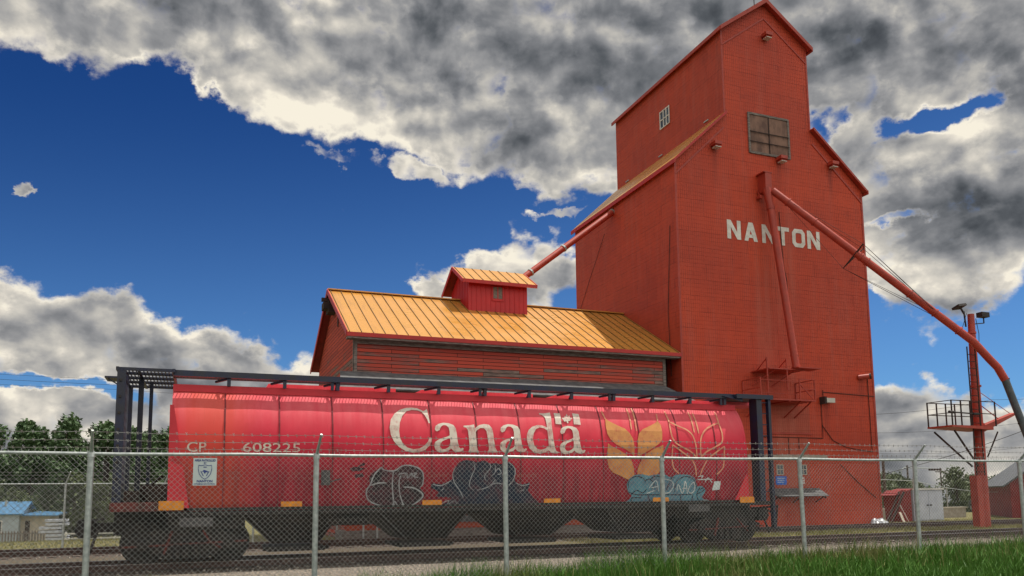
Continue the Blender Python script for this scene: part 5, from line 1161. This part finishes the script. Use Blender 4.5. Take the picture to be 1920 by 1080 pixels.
for k in range(6):
    h = MB(); z = -1.55+.30*k; a = rn.uniform(-.3, .3); h.box(-11.5+a, -9.9+a, 75.4, 76.6, z, z+.2); h.build('board_bundle', 'cabinet_grey', LP)
h = MB()
for x in (-11.2, -10.2): h.box(x, x+.2, 75.5, 76.5, -2.4, -1.56)
h.build('trestle', 'dark_wood', LP)
BF = thing('rear_fence', 'thin galvanised chain link fence beyond the tracks at the left', 'fence', (-3, 30.6, 0))
for x in (-13.1, -10.1, -7.05, -4.05, -1.0, 2.0, 5.0):
    h = MB(); h.tube([(x, 30.6, -.1), (x, 30.6, 2.24)], .035, 8); h.tube([(x, 30.6, 2.24), (x+.16, 30.35, 2.62)], .02, 6); h.build('post', 'galvanised', BF)
h = MB(); h.tube([(-16, 30.6, 2.22), (5.0, 30.6, 2.22)], .022, 8); h.build('top_rail', 'galvanised', BF)
h = MB()
for z in (2.38, 2.5, 2.6): h.tube([(-16, 30.45, z), (5, 30.45, z)], .005, 4)
h.build('barbed_wire', 'barb_wire', BF)
h = MB(); x = -16
while x < 5-2.2:
    for s_ in (1, -1): wire(h, (x, 30.62, .05 if s_ > 0 else 2.2), (x+2.15, 30.62, 2.2 if s_ > 0 else .05), .0028)
    x += .085
h.build('chain_link_mesh', 'wire', BF)

# ------------------------------------------------------------------ right background
CB = thing('steel_cabinet', 'pale grey two-door steel cabinet standing between elevator and mast', 'cabinet', (38.3, 33.4, 0))
h = MB(); h.box(36.75, 38.95, 33.0, 33.9, .02, 1.72); bd = h.build('body', 'cabinet_grey', CB)
h = MB(); h.box(36.65, 39.0, 32.9, 34.0, 1.723, 1.82); h.build('lid', 'white_paint', CB)
for a, b2, hx in ((36.80, 37.83, 37.72), (37.86, 38.90, 37.97)):
    h = MB(); h.box(a, b2, 32.97, 32.997, .10, 1.66); dr = h.build('door', 'cabinet_grey', CB); h = MB(); h.box(hx-.05, hx+.05, 32.92, 32.969, .85, .92); h.build('handle', 'black_steel', dr)
RB = thing('feed_box', 'red timber loading box leaning beside the grey cabinet', 'loading box', (36, 33.5, 0))
h = MB(); h.prism([(35.75, .02), (36.6, .02), (36.6, 1.72), (35.9, 1.72), (35.6, 1.55)], 'y', 33.0, 34.0); h.build('body', 'barn_red', RB)
h = MB(); h.slab((35.3, 32.95, 1.45), (36.62, 32.95, 1.78), (36.62, 34.1, 1.78), (35.3, 34.1, 1.45), .05); h.build('lid', 'barn_red', RB)
LD = thing('leaning_ladder', 'dark narrow conveyor ladder leaning against the red loading box', 'ladder', (34.8, 32.9, 0))
h = MB(); h.bar((34.55, 32.5, .03), (35.75, 32.7, 1.62), .09); h.bar((34.55, 32.8, .03), (35.75, 33.0, 1.62), .09); h.build('stringer', 'dark_wood', LD)
h = MB()
for i in range(7): t = .1+i*.13; h.bar((34.55+1.2*t, 32.5+.2*t, .03+1.59*t), (34.55+1.2*t, 32.8+.2*t, .03+1.59*t), .03)
h.build('rung', 'dark_wood', LD)
WP = thing('white_prop', 'short white board propped beside the red loading box', 'board', (35.6, 32.5, 0)); h = MB(); h.bar((35.55, 32.3, .03), (35.3, 32.6, .95), .07, .03); h.build('board', 'white_paint', WP); h = MB(); h.bar((35.2, 32.3, .03), (35.15, 32.5, .55), .22, .03); h.build('short_board', 'beige_wall', WP)
PL = thing('plastic_sheet', 'crumpled white plastic sheet lying at the elevator corner', 'plastic sheet', (30.6, 29.6, .1))
vs = []; rn = random.Random(9)
for j in range(6):
    for i in range(9): vs.append((30.2+i*.11, 29.3+j*.1, .1+(.13*rn.random() if 0 < j < 5 and 0 < i < 8 else 0)+.05*j*(i > 1)))
h = MB(); h.add(vs, [(j*9+i, j*9+i+1, (j+1)*9+i+1, (j+1)*9+i) for j in range(5) for i in range(8)]); h.build('sheet', 'plastic_sheet', PL)
CW = thing('retaining_wall', 'low beige concrete wall running behind the grey cabinet', 'wall', (39, 36.5, 0))
h = MB(); h.box(33.5, 45.0, 36.5, 36.8, -.1, .58); h.build('wall', 'concrete', CW); h = MB(); h.box(33.4, 45.1, 36.45, 36.85, .583, .66); h.build('coping', 'beige_wall', CW)
RFN = thing('yard_fence', 'thin chain link fence behind the concrete wall at the right', 'fence', (42, 37, 0))
for x, zt in ((38.6, 2.5), (41.5, 2.45), (44.3, 1.9), (47.2, 1.6), (50.2, 1.6)): h = MB(); h.tube([(x, 37.2, -.1), (x, 37.2, zt)], .035, 8); h.build('post', 'galvanised', RFN)
h = MB(); h.tube([(38.6, 37.2, 2.4), (41.5, 37.2, 2.3), (44.3, 37.2, 1.85), (47.2, 37.2, 1.55), (50.2, 37.2, 1.55)], .02, 6); h.build('top_rail', 'galvanised', RFN)
# red barn at the right edge
BR = gable_house('red_barn', 'dark red barn with overhanging roof at the right edge', 'barn', 45.75, 54, 34, 42, -.05, 2.2, 5.2, 'barn_red', 'grey_roof', 'y', .45)
a_ = R(-44); lx, ly = 45.75-49.875, 34-38
BR.rotation_euler = (0, 0, a_); BR.location = (45.75-(lx*math.cos(a_)-ly*math.sin(a_)), 34-(lx*math.sin(a_)+ly*math.cos(a_)), -.05)
gable_house('bungalow', 'grey-roofed bungalow with pale walls beyond the parked cars', 'house', 101, 117, 84, 92, -2.6, .2, 1.9, 'pale_siding', 'grey_roof', 'x', .5, ((104, 105.5, -1.5, -.4), (110, 112, -1.5, -.4)))
gable_house('pink_roofed_house', 'low house with a bright pinkish red roof left of the red barn', 'house', 126, 142, 98, 106, -2.6, .6, 2.5, 'white_paint', 'pink_roof', 'x', .5, ((128, 130, -1.3, -.3), (134, 136, -1.3, -.3)))
gable_house('grey_shed', 'dark grey shed behind the red mast', 'shed', 86, 96, 78, 83, -2.5, .2, 1.3, 'grey_roof', 'grey_roof', 'x', .3)
def car(x, y, label, mat, rz):
    t = thing('parked_car', label, 'car', (0, 0, 0), 'cars parked beyond the mast')
    sidep = [(-2.2, .35), (-2.25, .75), (-1.9, .95), (-1.2, 1.0), (-.7, 1.42), (.7, 1.45), (1.25, 1.02), (2.1, .88), (2.25, .6), (2.2, .35)]
    h = MB(); h.prism(sidep, 'y', -.85, .85); h.build('body', mat, t, )
    h = MB(); h.prism([(-1.1, 1.02), (-.68, 1.36), (-.05, 1.38), (-.05, 1.02)], 'y', -.862, .862); h.prism([(.03, 1.02), (.03, 1.38), (.66, 1.38), (1.12, 1.03)], 'y', -.862, .862); h.build('window', 'glass_dark', t)
    for wx in (-1.35, 1.35):
        for s_ in (-1, 1):
            h = MB(); h.tube([(wx, s_*.72, .33), (wx, s_*.88, .33)], .33, 16); wh = h.build('wheel', 'rubber', t); h = MB(); h.tube([(wx, s_*.881, .33), (wx, s_*.89, .33)], .19, 12); h.build('rim', 'galvanised', wh)
    for s_ in (-1, 1): h = MB(); h.box(-2.27, -2.22, s_*.7-.12, s_*.7+.12, .66, .80); h.build('headlight', 'lamp_glass', t)
    t.location = (x, y, H(x, y)); t.rotation_euler = (0, 0, rz); return t
car(62.0, 48.3, 'dark car with bright windscreen parked just right of the mast', 'car_dark', .9)
car(65.6, 49.5, 'silver car parked beside the red barn wall', 'car_silver', .7)
# utility poles
def upole(x, y, zt, label, arm=True, wd=.12, grp='utility poles beyond the yard'):
    t = thing('utility_pole', label, 'utility pole', (x, y, H(x, y)), grp)
    h = MB(); h.tube([(x, y, H(x, y)), (x, y, zt)], [wd, wd*.7], 8); h.build('pole', 'pole_wood', t)
    if arm:
        h = MB(); h.box(x-.9, x+.9, y-.06, y+.06, zt-.6, zt-.48); h.build('crossarm', 'pole_wood', t)
        for k in (-.8, -.3, .3, .8): h = MB(); h.tube([(x+k, y, zt-.479), (x+k, y, zt-.34)], .04, 6); h.build('insulator', 'white_paint', t)
upole(83.6, 80, 4.0, 'thin utility pole nearest the elevator wall', False)
upole(88.4, 80, 5.1, 'taller utility pole left of the bare fence post', False, .15)
upole(94.4, 80, 4.8, 'utility pole with crossarm behind the grey cabinet')
upole(120.5, 90, 4.2, 'utility pole beyond the grey-roofed bungalow', False)
upole(127.5, 96, 4.6, 'utility pole just left of the red barn roof', True)
upole(40.0, 38, 3.7, 'dark timber pole beside the second last fence post', False, .11)
sl = thing('street_lamp', 'street lamp with long curved arm behind the cabinet', 'street lamp', (88, 81, -2.4))
h = MB(); h.tube([(88.4, 81, H(88, 81)), (88.4, 81, 4.6), (89, 81, 4.85), (94, 81, 4.75)], .06, 6); h.build('arm', 'galvanised', sl)
h = MB(); h.box(93.6, 95.6, 80.8, 81.2, 4.45, 4.72); h.build('lamp_head', 'dark_wood', sl)
def span(label, pts, r=.014, grp='overhead wires'):
    t = thing('power_line', label, 'power line', pts[0], grp)
    h = MB(); P_ = []
    for i in range(len(pts)-1):
        a, b2 = Vector(pts[i]), Vector(pts[i+1])
        for k in range(8): u = k/8; p = a.lerp(b2, u); p.z -= .6*4*u*(1-u)*.5; P_.append(p)
    P_.append(Vector(pts[-1])); h.tube(P_, r, 4); h.build('wire', 'black_steel', t)
span('topmost wire at the far left', [(-40, 60, 11.2), (-5, 60, 9.8), (30, 60, 9.4)], .010)
span('middle wire at the far left', [(-40, 60, 10.9), (-5, 60, 9.45), (30, 60, 9.1)], .013)
span('lowest wire at the far left', [(-40, 60, 10.4), (-5, 60, 9.15), (30, 60, 8.8)], .010)
span('wire rising to the right behind the mast, highest on the elevator side', [(61, 60, 9.2), (79, 60, 11.3), (100, 60, 13.2)], .02)
span('heavy wire slanting up to the right below the mast platform', [(61, 60, 3.0), (84, 60, 8.2), (100, 60, 12)], .035)
span('wire crossing above the concrete wall', [(61, 60, 5.4), (84, 60, 6.3), (100, 60, 7)], .016)
span('thin wire passing behind the mast platform', [(61, 60, 7.4), (84, 60, 9.0), (100, 60, 10)], .016)
# distant tree line
rn = random.Random(77); vs = []; fs = []
for k in range(15000):
    x = rn.uniform(-160, 420); y = 235+30*rn.random()+.12*abs(x-50); hh_ = 5.2+2.2*mnoise.noise(Vector((x*.04, 1, 1)))+1.6*mnoise.noise(Vector((x*.17, 5, 1)))
    z = -2.6+hh_*rn.random()**.8; p = Vector((x, y, z)); n1 = Vector((rn.gauss(0, 1), rn.gauss(0, 1), rn.gauss(.4, 1))).normalized(); a = n1.orthogonal().normalized()*rn.uniform(.5, 1.1); b2 = n1.cross(a).normalized()*rn.uniform(.4, .8)
    o = len(vs); vs += [tuple(p-a), tuple(p+b2), tuple(p+a), tuple(p-b2)]; fs.append((o, o+1, o+2, o+3))
me = bpy.data.meshes.new('distant_trees'); me.from_pydata(vs, [], fs); me.materials.append(MATS['leaf_dark']); ob = bpy.data.objects.new('distant_trees', me); COL.objects.link(ob)
tag(ob, 'far-off line of trees along the horizon', 'trees', kind='stuff')
for o in bpy.data.objects:
    if '_o' in o: del o['_o']
